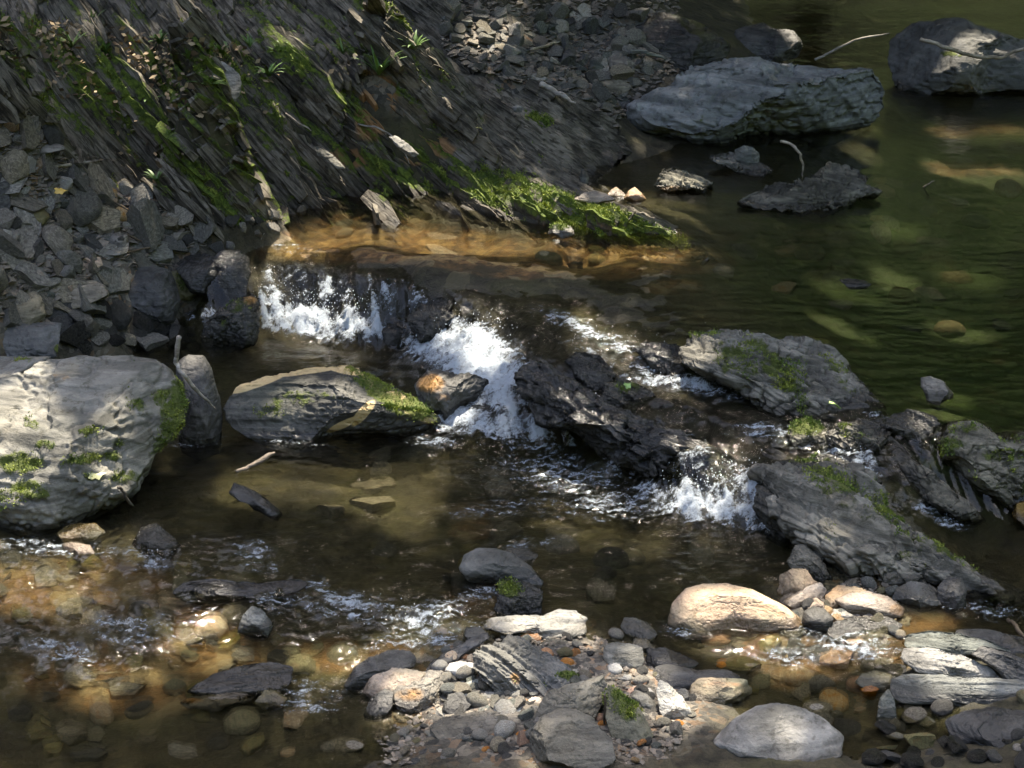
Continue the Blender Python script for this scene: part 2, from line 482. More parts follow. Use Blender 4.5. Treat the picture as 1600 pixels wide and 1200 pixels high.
oc = m.mix(m.rng(cell, .6, .8), oc, (.20, .15, .08))
oc = m.mix(m.rng(n1, .52, .4), oc, (.05, .037, .018))
base = m.mix(m.rng(m.math('ADD', m.attr('orange'), m.math('MULTIPLY', m.math('SUBTRACT', n1, .5), .8)), .3, .75), base, oc)
base = m.mix(m.rng(m.math('ADD', m.attr('orange'), m.math('ADD', m.math('MULTIPLY', m.math('SUBTRACT', n2, .5), .9), m.math('MULTIPLY', m.math('SUBTRACT', n1, .5), 1.6))), 1.1, 1.9), base, m.mix(m.rng(cell, .3, .9), m.mix(m.rng(n2, .4, .62), (.07, .035, .014), (.26, .14, .05)), m.mix(m.rng(n2, .35, .6), (.16, .09, .03), (.42, .28, .11))))
sc1 = m.mix(m.rng(n2, .35, .65), (.035, .032, .027), (.09, .083, .07))
vg = m.n('ShaderNodeTexVoronoi'); vg.inputs['Scale'].default_value = 48; m.l(dv.outputs[0], vg.inputs['Vector'])
sg = m.n('ShaderNodeSeparateColor'); m.l(vg.outputs['Color'], sg.inputs[0])
sc1 = m.mix(m.math('MULTIPLY', m.rng(sg.outputs[0], .35, .95), .9), sc1, (.24, .21, .165))
sc1 = m.mix(m.math('MULTIPLY', m.rng(sg.outputs[1], .75, .95), .7), sc1, (.25, .15, .08))
base = m.mix(m.attr('scree'), base, sc1)
lc = m.mix(m.rng(n2, .35, .65), (.012, .011, .009), (.05, .045, .036))
base = m.mix(m.rng(m.attr('ledge'), .15, .5), base, lc)
hh = m.math('ADD', m.math('MULTIPLY', m.rng(vo.outputs['Distance'], 0, .09, 1, 0), .7), m.math('ADD', m.math('MULTIPLY', n2, .7), m.math('ADD', m.math('MULTIPLY', n3, .2), m.math('MULTIPLY', m.attr('scree'), m.math('MULTIPLY', m.rng(vg.outputs['Distance'], 0, .03, 1, 0), .5)))))
m.bsdf(base, m.rng(m.attr('wet'), 0, 1, .85, .3, False), m.bump(hh, .9, .03), .4)
bed.data.materials.append(m.m)

def tufts(P, N, r, size=.011, blades=3):
    n = len(P)
    V = np.empty((n, blades, 3, 3))
    for k in range(blades):
        d = N * .8 + r.normal(size=(n, 3)) * .55 + np.array([0, 0, .35]); d /= np.linalg.norm(d, axis=1, keepdims=True)
        sd = np.cross(d, r.normal(size=(n, 3))); sd /= np.maximum(np.linalg.norm(sd, axis=1, keepdims=True), 1e-6)
        L = size * r.uniform(.5, 1.25, (n, 1)); j = P + r.normal(size=(n, 3)) * size * .3 - N * size * .15
        V[:, k, 0] = j - sd * L * .3; V[:, k, 1] = j + sd * L * .3; V[:, k, 2] = j + d * L
    V = V.reshape(-1, 3)
    return V, np.arange(len(V)).reshape(-1, 3)


mt = NT('moss_leaves')
isl_ = mt.n('ShaderNodeNewGeometry').outputs['Random Per Island']
mpn = mt.noise(mt.n('ShaderNodeNewGeometry').outputs['Position'], 9, 3, .6)
mt.bsdf(mt.mix(isl_, mt.mix(mt.rng(mpn, .4, .6), (.05, .085, .01), (.16, .20, .025)), mt.mix(mt.rng(mpn, .4, .6), (.14, .21, .025), (.34, .38, .06))), .7)
MOSSM = mt.m
# ------------------------------------------------------------------ the slaty bank
xs = np.arange(-3.1, 1.35, .0055); ys = np.arange(7.4, 12.2, .0062)
X, Y = np.meshgrid(xs, ys)
Z = T0(X, Y)
P = np.stack([X, Y, Z], -1)
PXb, PYb = topx(P.reshape(-1, 3)); PXb = PXb.reshape(X.shape); PYb = PYb.reshape(X.shape)
inb = inpoly(PXb, PYb, BANK)
u, t = strata_t(P)
d = saw_layers(u, t, [(2.6, .14), (6.3, .085), (14, .048), (31, .024)], 60) - .10
d += saw_layers(t * .8, u + t * .45, [(3.3, .07), (8.5, .04), (21, .018)], 91) - .045
d += (fbm(u * 3, t * 3, seed=77) - .5) * .10 + (fbm(u * 11, t * 24, seed=79, oct=4, gain=.62) - .5) * .085 + (fbm(u * 34, t * 50, seed=78, oct=3) - .5) * .018
# thin the layers out where the bank meets gravel and the tip of the spur
amp = 1 - .5 * sstep(650, 900, PXb) - .25 * sstep(950, 1060, PXb) - .3 * ell(PXb, PYb, [(150, 60, 260, 60, 8)], .5)
DIR = np.array([-.18, -.52, .83])
P = P + (d * amp)[..., None] * DIR
nr, nc = X.shape
Fa = grid_faces(nr, nc)
keep = inb.ravel()[Fa].all(1)
Fa = Fa[keep]
ids = np.unique(Fa); rem = np.full(nr * nc, -1); rem[ids] = np.arange(len(ids))
MOSSB = [(150, 120, 110, 22, 52, .9), (215, 160, 120, 26, 55, 1.0), (280, 130, 90, 24, 50, .75), (345, 95, 80, 20, 48, .9), (445, 95, 70, 28, 40, 1.0), (330, 290, 60, 18, 48, .95), (230, 260, 90, 16, 52, .6), (400, 275, 40, 16, 45, .7),
         (610, 265, 90, 16, 24, .95), (585, 230, 60, 12, 30, .6), (720, 265, 110, 26, 28, .95), (840, 310, 130, 30, 22, 1.0), (950, 345, 110, 26, 18, 1.0), (1000, 365, 60, 14, 16, .8), (760, 300, 70, 16, 24, .8), (880, 350, 60, 16, 20, .9), (640, 130, 90, 18, 44, .35),
         (545, 150, 60, 18, 44, .6), (500, 85, 50, 18, 40, .5), (700, 190, 70, 16, 40, .35), (840, 180, 24, 10, 20, .8), (90, 90, 70, 20, 50, .5), (300, 230, 120, 14, 50, .5)]
moss = ell(PXb, PYb, MOSSB, .6)
mz = fbm(u * 2.5, t * 22, seed=88)
moss = np.maximum(moss * (.55 + 1.35 * mz), 1.0 * sstep(.49, .62, mz) * sstep(1000, 500, PXb) * .8)
stainb = ell(PXb, PYb, [(588, 170, 32, 55, 20), (652, 235, 32, 26), (690, 230, 24, 20), (545, 245, 34, 14, 20)], .5)
# broken slate layers that stand out of the slope, part of the same rock
rb = np.random.default_rng(123)
NLAY = 3600
cells = np.nonzero(keep)[0]
g3_ = np.linalg.norm(np.cross((P[:-1, 1:] - P[:-1, :-1]).reshape(-1, 3), (P[1:, :-1] - P[:-1, :-1]).reshape(-1, 3)), axis=1)[cells]
pk = rb.choice(cells, NLAY, p=g3_ / g3_.sum())
ci, cj = pk // (nc - 1), pk % (nc - 1)
Pl = P[ci, cj]; ul = Pl[:, 0]; all_ = np.interp(ul, _us, _al)
gxl = (T0(Pl[:, 0] + .06, Pl[:, 1]) - T0(Pl[:, 0] - .06, Pl[:, 1])) / .12; gyl = (T0(Pl[:, 0], Pl[:, 1] + .06) - T0(Pl[:, 0], Pl[:, 1] - .06)) / .12
n0 = np.stack([-gxl, -gyl, np.ones(NLAY)], -1); n0 /= np.linalg.norm(n0, axis=1, keepdims=True)
gt = UP[None] + np.tan(all_)[:, None] * RT[None]
Ld = np.cross(gt, n0); Ld /= np.linalg.norm(Ld, axis=1, keepdims=True); Ld *= np.sign(Ld[:, :1] + 1e-9)
Ld = Ld + rb.normal(size=(NLAY, 3)) * .05
Ad = np.cross(n0, Ld); Ad /= np.linalg.norm(Ad, axis=1, keepdims=True)
Dd = n0 * .78 + Ad * rb.uniform(.2, .8, (NLAY, 1)); Dd /= np.linalg.norm(Dd, axis=1, keepdims=True)
Td = np.cross(Ld, Dd)
lp0x, lp0y = topx(Pl)
big = rb.random(NLAY) ** 2.2 * (1 - .6 * sstep(640, 900, lp0x))
ln = .06 + .30 * big; th = .006 + .020 * big * rb.uniform(.5, 1.2, NLAY); pr = .010 + .040 * big
nsec = 7
LV = np.zeros((NLAY, nsec, 4, 3))
for q in range(nsec):
    x_ = (q / (nsec - 1) - .5)
    env = max(.12, 1 - abs(2 * x_) ** 2.5)
    cen = Pl + Ld * (ln * x_)[:, None] + Td * (rb.normal(size=NLAY) * th * .25)[:, None]
    hh_ = (pr * env * rb.uniform(.45, 1.15, NLAY))[:, None]; tw = (th * (.45 + .55 * env) * rb.uniform(.7, 1.2, NLAY))[:, None]
    LV[:, q, 0] = cen - Td * tw - Dd * .05; LV[:, q, 1] = cen + Td * tw - Dd * .05
    LV[:, q, 2] = cen + Td * tw * .6 + Dd * hh_; LV[:, q, 3] = cen - Td * tw * .7 + Dd * hh_ * rb.uniform(.6, 1.0, (NLAY, 1))
lf = []
for q in range(nsec - 1):
    for j in range(4): lf.append([q * 4 + j, q * 4 + (j + 1) % 4, q * 4 + 4 + (j + 1) % 4, q * 4 + 4 + j])
lf += [[3, 2, 1, 0], [nsec * 4 - 4, nsec * 4 - 3, nsec * 4 - 2, nsec * 4 - 1]]
lf = np.array(lf)
LF = (lf[None] + (np.arange(NLAY) * nsec * 4)[:, None, None]).reshape(-1, 4)
LVf = LV.reshape(-1, 3)
lpx, lpy = topx(LVf)
lu, lt = strata_t(LVf)
lm = ell(lpx, lpy, MOSSB, .6); lmz = fbm(lu * 2.5, lt * 22, seed=88)
lm = np.maximum(lm * (.55 + 1.35 * lmz), .8 * sstep(.49, .62, lmz) * sstep(1000, 500, lpx))
topv = np.tile(np.array([0, 0, .9, .9]), NLAY * nsec)
bank = mesh_obj('rock_bank', np.vstack([P.reshape(-1, 3)[ids], LVf]), np.vstack([rem[Fa], LF + len(ids)]), None, sharp=38)
tag(bank, kind='structure')
cat_ = np.concatenate
attr(bank, 'moss', cat_([moss.ravel()[ids], lm * topv])); attr(bank, 't', cat_([t.ravel()[ids], lt])); attr(bank, 'u', cat_([u.ravel()[ids], lu]))
attr(bank, 'stain', cat_([stainb.ravel()[ids], ell(lpx, lpy, [(588, 170, 32, 55, 20), (652, 235, 32, 26), (690, 230, 24, 20), (545, 245, 34, 14, 20)], .5)]))
attr(bank, 'wet', cat_([(1 - sstep(.0, .10, P[..., 2] - U)).ravel()[ids], 1 - sstep(.0, .10, LVf[:, 2] - U)]))
m = NT('rock_bank')
cv = m.n('ShaderNodeCombineXYZ'); m.l(m.math('MULTIPLY', m.attr('u'), 11.0), cv.inputs[0]); m.l(m.math('MULTIPLY', m.attr('t'), 62.0), cv.inputs[1])
tc = m.n('ShaderNodeTexCoord').outputs['Object']
s1 = m.noise(cv.outputs[0], 1.0, 6, .6, .3); n1 = m.noise(tc, 6, 8, .65); n2 = m.noise(tc, 40, 5, .7); n3 = m.noise(tc, 190, 3, .7)
col = m.mix(m.rng(n1, .35, .66), (.075, .067, .05), (.25, .22, .17))
col = m.mix(m.rng(s1, .55, .4), col, m.mix(1.0, col, (.3, .29, .27), 'MULTIPLY'))
col = m.mix(m.math('MULTIPLY', m.rng(s1, .58, .72), .55), col, (.24, .225, .20))
col = m.mix(m.math('MULTIPLY', m.rng(n3, .58, .75), .35), col, (.26, .25, .22))
st_ = m.rng(m.math('ADD', m.attr('stain'), m.math('MULTIPLY', m.math('SUBTRACT', n1, .5), 1.0)), .4, .7)
col = m.mix(st_, col, m.mix(n2, (.18, .09, .035), (.42, .25, .12)))
col = m.mix(m.attr('wet'), col, m.mix(1.0, col, (.42, .4, .37), 'MULTIPLY'))
mm = m.rng(m.math('ADD', m.attr('moss'), m.math('MULTIPLY', m.math('SUBTRACT', n2, .5), 1.1)), .42, .75)
col = m.mix(mm, col, m.mix(m.rng(n2, .35, .65), (.045, .075, .010), (.17, .23, .03)))
h = m.math('ADD', m.math('MULTIPLY', s1, .8), m.math('ADD', m.math('MULTIPLY', n2, .5), m.math('MULTIPLY', n3, m.math('ADD', .12, m.math('MULTIPLY', mm, .6)))))
m.bsdf(col, m.rng(m.attr('wet'), 0, 1, .85, .35, False), m.bump(h, 1.0, .02), .35)
bank.data.materials.append(m.m)

tri_c = P[:-1, :-1].reshape(-1, 3); gx_ = (P[:-1, 1:] - P[:-1, :-1]).reshape(-1, 3); gy_ = (P[1:, :-1] - P[:-1, :-1]).reshape(-1, 3)
nb_ = np.cross(gx_, gy_); nb_ /= np.maximum(np.linalg.norm(nb_, axis=1, keepdims=True), 1e-9)
mw = moss[:-1, :-1].ravel() * keep * (nb_[:, 2] > .15) * (PYb[:-1, :-1].ravel() > -5)
mw = np.where(mw + (fbm(tri_c[:, 0] * 30, tri_c[:, 1] * 30, tri_c[:, 2] * 30, 17, 3) - .5) * .9 > .42, mw, 0) * np.linalg.norm(np.cross(gx_, gy_), axis=1)
r_ = np.random.default_rng(5)
pick = r_.choice(len(mw), 60000, p=mw / mw.sum())
V, F_ = tufts(tri_c[pick] + gx_[pick] * r_.random((60000, 1)) + gy_[pick] * r_.random((60000, 1)), nb_[pick], r_, .013, 2)
tag(mesh_obj('moss', V, F_, MOSSM, smooth=False), 'yellow green moss growing in cushions along the layers of the bank', 'moss', kind='stuff')

# ------------------------------------------------------------------ the water
FOAM_GLINTS = [(480, 500, 90, 26, 8, 1.0), (425, 470, 22, 40, 0, .62), (570, 508, 60, 20, 5, .95), (600, 480, 60, 34, 10, .45), (500, 455, 70, 24, 10, .40), (640, 470, 40, 40, 10, .3),  # white water, plus ripple glints painted in as white flecks
        (735, 540, 80, 32, 15, 1.0), (760, 585, 80, 46, 20, 1.05), (690, 545, 55, 28, 0, .95), (800, 620, 32, 45, 10, .9), (725, 655, 60, 20, 0, .9), (790, 670, 90, 22, 8, .75), (850, 690, 60, 20, 0, .55),
        (905, 645, 34, 30, -40, .75), (930, 685, 25, 14, 0, .55), (1105, 786, 95, 28, 8, 1.0), (1150, 768, 46, 22, 0, .75), (1130, 738, 60, 22, 10, .38), (1160, 805, 60, 26, 15, .7), (1030, 765, 50, 20, 0, .55), (1185, 770, 20, 40, 0, .6),
        (900, 510, 70, 14, 24, .55), (960, 535, 50, 14, 25, .5), (930, 560, 60, 16, 25, .42), (1000, 565, 40, 20, 20, .5), (1060, 598, 90, 12, 6, .75), (1010, 590, 50, 16, 20, .45), (1120, 615, 50, 12, 10, .45),
        (1190, 672, 50, 14, 0, .5), (1260, 690, 60, 14, 0, .45), (1330, 715, 60, 18, 20, .5), (1365, 655, 30, 14, 0, .45), (1445, 795, 22, 14, 20, .6), (1480, 815, 40, 10, 25, .4), (1335, 740, 40, 12, 20, .45),
        (330, 490, 45, 12, -8, .5), (440, 375, 16, 22, 0, .4), (470, 390, 40, 10, 8, .35),
        (880, 740, 110, 34, 6, .46), (960, 790, 120, 24, -4, .46), (800, 790, 120, 14, -8, .36), (990, 720, 60, 16, 20, .5), (1080, 700, 60, 20, 25, .52),
        (560, 950, 80, 24, 10, .52), (660, 960, 60, 22, -10, .55), (700, 990, 60, 24, 0, .48), (500, 935, 50, 30, 30, .46), (640, 1000, 80, 26, -10, .4), (400, 870, 40, 26, 20, .48), (210, 870, 70, 20, 10, .44), (60, 855, 80, 16, 5, .42),
        (90, 1015, 70, 20, 15, .48), (190, 975, 60, 16, 5, .46), (230, 990, 80, 24, -5, .4), (740, 930, 60, 14, -10, .43), (430, 940, 40, 20, 0, .4),
        (1330, 1010, 80, 24, 8, .50), (1230, 1025, 60, 16, 5, .43), (1060, 985, 40, 10, 5, .52), (1210, 975, 50, 10, 4, .46), (1540, 955, 60, 14, 5, .43), (600, 1070, 50, 24, 0, .43), (480, 1090, 60, 30, 0, .4), (300, 690, 50, 12, 0, .44), (450, 690, 60, 8, 5, .4), (680, 690, 40, 10, 0, .55), (830, 850, 70, 10, -6, .4)]
X, Y = fan_grid(3.6, 13.0, 1.00118, .30, .00118, outer=True)
wz = np.clip(WR(X, Y), -.02, U)
px, py = topx(np.stack([X, Y, wz], -1).reshape(-1, 3)); px = px.reshape(X.shape); py = py.reshape(X.shape)
foam_glint = ell(px, py, FOAM_GLINTS, .75)
rough = ell(px, py, [(600, 480, 280, 70, 8), (760, 600, 160, 110, 20), (980, 600, 200, 100, 25), (1110, 780, 150, 70), (1300, 720, 160, 80), (900, 740, 200, 60), (560, 960, 240, 50), (150, 960, 220, 100), (1300, 1010, 160, 50), (300, 870, 200, 40), (650, 1050, 160, 60)], .6)
rough = np.maximum(rough, .42 * ell(px, py, [(700, 790, 420, 120), (1050, 880, 300, 70)], .5))
calm = sstep(600, 300, py) * .0
inner = (np.abs(X / Y) < .33) & (Y < 13.2)
# gentle ripples drawn out across the current, stronger in the riffles
rp = (fbm(X * 6, Y * 14, seed=101, oct=3) - .5) * .010 + (fbm(X * 16, Y * 34, seed=102, oct=3) - .5) * .0055
ch = (fbm(X * 13, Y * 17, seed=103, oct=3) - .5) * .034 + (fbm(X * 32, Y * 40, seed=104, oct=2) - .5) * .014
sl = fbm((X * .83 + Y * .2) * 42, (Y - X * .2) * 7, seed=105, oct=3)              # streaks down the falls
spl = (fbm(X * 30, Y * 30, seed=106, oct=4, gain=.65) - .5)
drop = np.abs(np.gradient(wz, axis=0)) / np.maximum(np.gradient(Y, axis=0), 1e-4)
dropm = sstep(.15, .5, drop)
wz2 = wz + rp * (.28 + .4 * rough) + ch * rough * .8 + np.clip(foam_glint, 0, 1) * (spl * .06 + .006) + dropm * (sl - .5) * .05
wz2 = np.where(inner, wz2, wz)
stk = fbm(X * 26, Y * 80, seed=108, oct=3, gain=.6) - .5
fo = foam_glint * 1.0 + (np.where(foam_glint > .62, fbm(X * 24, Y * 30, seed=107, oct=4, gain=.6) - .5, stk * 1.5)) * 1.1 * (.4 + np.clip(foam_glint, 0, 1) * .6) + dropm * (sl - .56) * 1.2
fo = np.where(foam_glint > .02, fo, 0)
nr, nc = X.shape
water = mesh_obj('water', np.stack([X, Y, wz2], -1).reshape(-1, 3), grid_faces(nr, nc), None)
tag(water, kind='structure')
attr(water, 'foam', np.clip(fo, 0, 2).ravel()); attr(water, 'rough', rough.ravel())
m = NT('water')
tc = m.n('ShaderNodeTexCoord').outputs['Object']
w1 = m.noise(m.map(tc, scale=(9, 24, 9)), 1, 4, .6, .5); w2 = m.noise(m.map(tc, scale=(32, 62, 30)), 1, 3, .6, .3)
hgt = m.math('ADD', w1, m.math('MULTIPLY', w2, m.math('ADD', .22, m.math('MULTIPLY', m.attr('rough'), .5))))
big = m.rng(m.noise(tc, .9, 3, .5), .35, .65, .15, 1.0)
hgt = m.math('MULTIPLY', hgt, m.math('MAXIMUM', big, m.attr('rough')))
nb = m.bump(hgt, .5, .012)
fr = m.n('ShaderNodeFresnel', IOR=1.33); m.l(nb, fr.inputs['Normal'])
tr0 = m.n('ShaderNodeBsdfTransparent'); tr0.inputs[0].default_value = (.80, .79, .67, 1)
rf = m.n('ShaderNodeBsdfRefraction', IOR=1.33); rf.inputs[0].default_value = (.80, .79, .67, 1); rf.inputs['Roughness'].default_value = .06; m.l(nb, rf.inputs['Normal'])
tr = m.n('ShaderNodeMixShader'); tr.inputs[0].default_value = .4; m.l(tr0.outputs[0], tr.inputs[1]); m.l(rf.outputs[0], tr.inputs[2])
gl = m.n('ShaderNodeBsdfGlossy'); gl.inputs['Roughness'].default_value = .03; gl.inputs[0].default_value = (1, 1, 1, 1); m.l(nb, gl.inputs['Normal'])
mx = m.n('ShaderNodeMixShader'); m.l(fr.outputs[0], mx.inputs[0]); m.l(tr.outputs[0], mx.inputs[1]); m.l(gl.outputs[0], mx.inputs[2])
fn = m.noise(tc, 75, 5, .75)
fn2 = m.noise(tc, 190, 3, .8)
fm = m.rng(m.math('ADD', m.attr('foam'), m.math('ADD', m.math('MULTIPLY', m.math('SUBTRACT', fn, .5), 1.5), m.math('MULTIPLY', m.math('SUBTRACT', fn2, .5), .5))), .34, 1.0)
fb = m.n('ShaderNodeBsdfPrincipled'); fb.inputs['Base Color'].default_value = (.76, .85, .92, 1); fb.inputs['Roughness'].default_value = .35
m.l(m.bump(m.math('ADD', fn, fn2), 1.0, .02), fb.inputs['Normal'])
mx2 = m.n('ShaderNodeMixShader'); m.l(fm, mx2.inputs[0]); m.l(mx.outputs[0], mx2.inputs[1]); m.l(fb.outputs[0], mx2.inputs[2])
m.l(mx2.outputs[0], m.out.inputs[0])
water.data.materials.append(m.m)

# ------------------------------------------------------------------ stones
ICO = {}


def ico(level):
    if level not in ICO:
        bm = bmesh.new(); bmesh.ops.create_icosphere(bm, subdivisions=level, radius=1)
        ICO[level] = (np.array([v.co[:] for v in bm.verts]), np.array([[v.index for v in f.verts] for f in bm.faces]))
        bm.free()
    return ICO[level][0].copy(), ICO[level][1]


def vnormals(V, Fc):
    a, b, c = V[Fc[:, 0]], V[Fc[:, 1]], V[Fc[:, 2]]
    fn = np.cross(b - a, c - a)
    n = np.zeros_like(V)
    for k in range(3): np.add.at(n, Fc[:, k], fn)
    return n / np.maximum(np.linalg.norm(n, axis=1, keepdims=True), 1e-9)


def facet(S, r, n, lo=.62, hi=.9, extra=(), hard=.97):
    for k in range(n + len(extra)):
        if k < n:
            q = r.normal(size=3); q /= np.linalg.norm(q); o = r.uniform(lo, hi)
        else:
            q = np.array(extra[k - n][:3]); q = q / np.linalg.norm(q); o = extra[k - n][3]
        dd = S @ q - o
        S = S - np.where(dd > 0, dd * hard, 0)[:, None] * q
    return S


def stone(name, label, cat, poly, mat, depth=.8, k=.8, lev=5, facets=9, lo=.45, hi=.85, extra=(), ns=.06, strata=None, moss=(), stain=(), drop=.02, seed=None, group=None, zoff=0.0, contact=None, box=1.0):
    """a solid stone whose seen outline is poly (photo pixels); depth = half thickness away from
    the viewer over half width; k leans its mass back so that flat stones lie down"""
    seed = seed if seed is not None else (abs(hash_(name + label)) % 100000)
    r = np.random.default_rng(seed)
    poly = np.array(poly, float)
    x0, x1, y0, y1 = poly[:, 0].min(), poly[:, 0].max(), poly[:, 1].min(), poly[:, 1].max()
    q = np.vstack([poly, poly[:1]])
    dens = np.vstack([q[i] + (q[i + 1] - q[i]) * np.linspace(0, 1, 60, endpoint=False)[:, None] for i in range(len(poly))])
    c = np.array([(x0 + x1) / 2, (y0 + y1) / 2]) * .5 + dens.mean(0) * .5
    th = np.arctan2(-(dens[:, 1] - c[1]), dens[:, 0] - c[0]); rad = np.hypot(*(dens - c).T)
    NB = 240
    R = np.zeros(NB)
    np.maximum.at(R, ((th + math.pi) / (2 * math.pi) * NB).astype(int) % NB, rad)
    good = R > 0
    R = np.interp(np.arange(NB), np.nonzero(good)[0], R[good], period=NB)
    R = (np.roll(R, 1) + R * 2 + np.roll(R, -1)) / 4
    # contact with ground or water
    bx, by = contact if contact else (c[0], y1 - .04 * (y1 - y0))
    Pb = march([bx], [by])[0]
    if zoff: Pb = at(np.array([bx]), np.array([by]), np.array([Pb[2] + zoff]))[0]
    wb = (Pb - CP) @ FW
    mpp = wb * TH / 800
    wc = wb + k * (by - c[1]) * mpp
    mpp = wc * TH / 800
    lev = min(7, lev + 1)
    S, Fc = ico(lev)
    # superquadric squarishness then facets
    if box != 1.0: S = np.sign(S) * np.abs(S) ** box; S /= np.abs(S).max()
    S = facet(S, r, facets, lo, hi, extra)
    ang = np.arctan2(S[:, 1], S[:, 0]); rr = np.hypot(S[:, 0], S[:, 1])
    b = ((ang + math.pi) / (2 * math.pi) * NB)
    mxr = np.zeros(NB); np.maximum.at(mxr, b.astype(int) % NB, rr)
    g = mxr > 0
    mxr = np.interp(np.arange(NB), np.nonzero(g)[0], mxr[g], period=NB)
    mxr = np.convolve(np.concatenate([mxr[-4:], mxr, mxr[:4]]), np.ones(9) / 9, 'same')[4:-4]
    f = np.interp(b, np.arange(NB) + .5, R / np.maximum(mxr, .05), period=NB)
    half = (x1 - x0) / 2 * mpp
    hs = min(half, (y1 - y0) / 2 * mpp * 1.3)
    u = S[:, 0] * f * mpp; v = S[:, 1] * f * mpp
    w = S[:, 2] * depth * hs * -1 + k * v
    Pc = CP + FW * wc + RT * ((c[0] - 800) / 800 * TH * wc) + UP * ((600 - c[1]) / 800 * TH * wc)
    Pw = Pc + RT * u[:, None] + UP * v[:, None] + FW * w[:, None]
    Fo = Fc[:, ::-1] if np.dot(np.cross(RT, UP), -FW) < 0 else Fc
    N = vnormals(Pw, Fo)
    if ((Pw - Pw.mean(0)) * N).sum() < 0: Fo = Fo[:, ::-1]; N = -N
    if mat == M['outcrop']: moss = [(q_[0], q_[1], q_[2] * 1.5, q_[3] * 1.6, (q_[4] if len(q_) > 4 else 0), (q_[5] if len(q_) > 5 else 1) - .12) for q_ in moss]
    # surface relief
    s = 1 / max(hs, .02)
    o = r.uniform(0, 50, 3)
    rel = (fbm(Pw[:, 0] * s * 1.1 + o[0], Pw[:, 1] * s * 1.1 + o[1], Pw[:, 2] * s * 1.1 + o[2], seed % 97, 5, .55) - .5) * 2 * ns * hs
    rd = fbm(Pw[:, 0] * s * 3.1 + o[1], Pw[:, 1] * s * 3.1 + o[2], Pw[:, 2] * s * 5 + o[0], seed % 83, 4, .55)
    rel = rel - ns * hs * (1.5 if mat == M['outcrop'] else 1.0) * np.maximum(0, 1 - np.abs(rd - .5) * 14) + ns * hs * .8 * (fbm(Pw[:, 0] * s * 7, Pw[:, 1] * s * 7, Pw[:, 2] * s * 9, seed % 71, 3) - .5)
    if strata:
        a_, f_, am = strata       # angle of the layers in view, layers per metre, relief in metres
        a_ = D2R(a_)
        tt_ = (Pw @ RT) * math.sin(a_) + (Pw @ UP) * math.cos(a_) + .3 * (Pw @ FW)
        uu_ = (Pw @ RT) * math.cos(a_) - (Pw @ UP) * math.sin(a_)
        rel = rel + saw_layers(uu_, tt_, [(f_ * .35, am), (f_, am * .7), (f_ * 2.6, am * .3)], seed % 53) - am * .8
    Pw = Pw + N * rel[:, None]
    low = sstep(0, .9, -S[:, 1])
    Pw[:, 2] -= low * drop
    loc = Pb
    ob = mesh_obj(name, Pw - loc, Fo, mat, loc=tuple(loc), sharp=50 if lev < 5 else None)
    wz_ = W0(Pw[:, 0], Pw[:, 1])
    attr(ob, 'wet', 1 - sstep(.0, .055, Pw[:, 2] - wz_))
    if moss or stain:
        ppx, ppy = topx(Pw)
        if moss: attr(ob, 'moss', ell(ppx, ppy, moss, .6))
        if stain: attr(ob, 'stain', ell(ppx, ppy, stain, .6))
    if len(moss) and lev >= 5:
        mv = ell(ppx, ppy, moss, .6) + (fbm(Pw[:, 0] * 22, Pw[:, 1] * 22, Pw[:, 2] * 22, 19, 4, .6) - .5) * 1.5
        nn_ = N.copy(); frontm = (nn_ @ FW) < .35
        okm = np.nonzero((mv > .52) & frontm)[0]
        if len(okm) > 60:
            ar = np.median(np.linalg.norm(Pw[Fo[:, 0]] - Pw[Fo[:, 1]], axis=1)) ** 2
            cnt = int(np.clip(len(okm) * ar / .000045, 60, 5000))
            pk = r.choice(okm, cnt)
            V_, F2 = tufts(Pw[pk] - loc + r.normal(size=(cnt, 3)) * ar ** .5 * .5, N[pk], r, .009, 2)
            mesh_obj('moss', V_, F2, MOSSM, ob, smooth=False)
    tag(ob, label, cat, group)
    return ob


def hash_(s):
    h = 5381
    for ch_ in s: h = (h * 33 + ord(ch_)) & 0x7fffffff
    return h


B, SB = 'boulder', 'slab'
# --- large boulders and outcrops
stone('boulder', 'big pale grey boulder with mossy right edge and sunlit patches', 'boulder',
      [(-130, 690), (-60, 610), (10, 590), (38, 578), (62, 560), (110, 551), (150, 553), (200, 553), (235, 560), (262, 577), (275, 600), (286, 630), (283, 660), (270, 685), (245, 705), (232, 735), (225, 755), (190, 772), (150, 787), (110, 805), (60, 814), (20, 808), (-40, 800), (-110, 770)],
      M['boulder'], .75, .55, 6, 9, .62, .88, ns=.035, strata=(6, 12, .014), contact=(80, 800), drop=.06,
      extra=[(0.1, .62, .78, .70), (.1, .98, .1, .86), (.75, .1, .65, .78)],
      moss=[(272, 645, 20, 50, 10, .95), (255, 620, 20, 14, 0, .8), (262, 690, 22, 30, 30, .7), (140, 672, 16, 7, -10, .8), (70, 695, 20, 9, 0, .65), (130, 716, 40, 9, -10, .75), (170, 712, 26, 8, 0, .7), (30, 725, 40, 18, 0, .8), (50, 765, 34, 18, 0, .7), (10, 780, 30, 16, 0, .65), (195, 745, 28, 14, 0, .65), (45, 660, 20, 10, 30, .6), (185, 693, 12, 6, 0, .6), (140, 745, 14, 8, 0, .6), (215, 632, 16, 12, 0, .6)], stain=[(95, 588, 24, 8, 0, .35)])
stone('boulder', 'grey boulder cut by the left edge behind the big pale boulder', 'boulder',
      [(-90, 640), (-90, 575), (-20, 556), (0, 556), (70, 555), (66, 568), (45, 582), (42, 605), (40, 640), (30, 660), (-30, 670)], M['boulder'], .8, .7, 5, 8, ns=.05, moss=[(15, 625, 30, 22, 0, .8), (42, 618, 10, 16, 0, .8), (40, 563, 20, 5, 0, .5)])
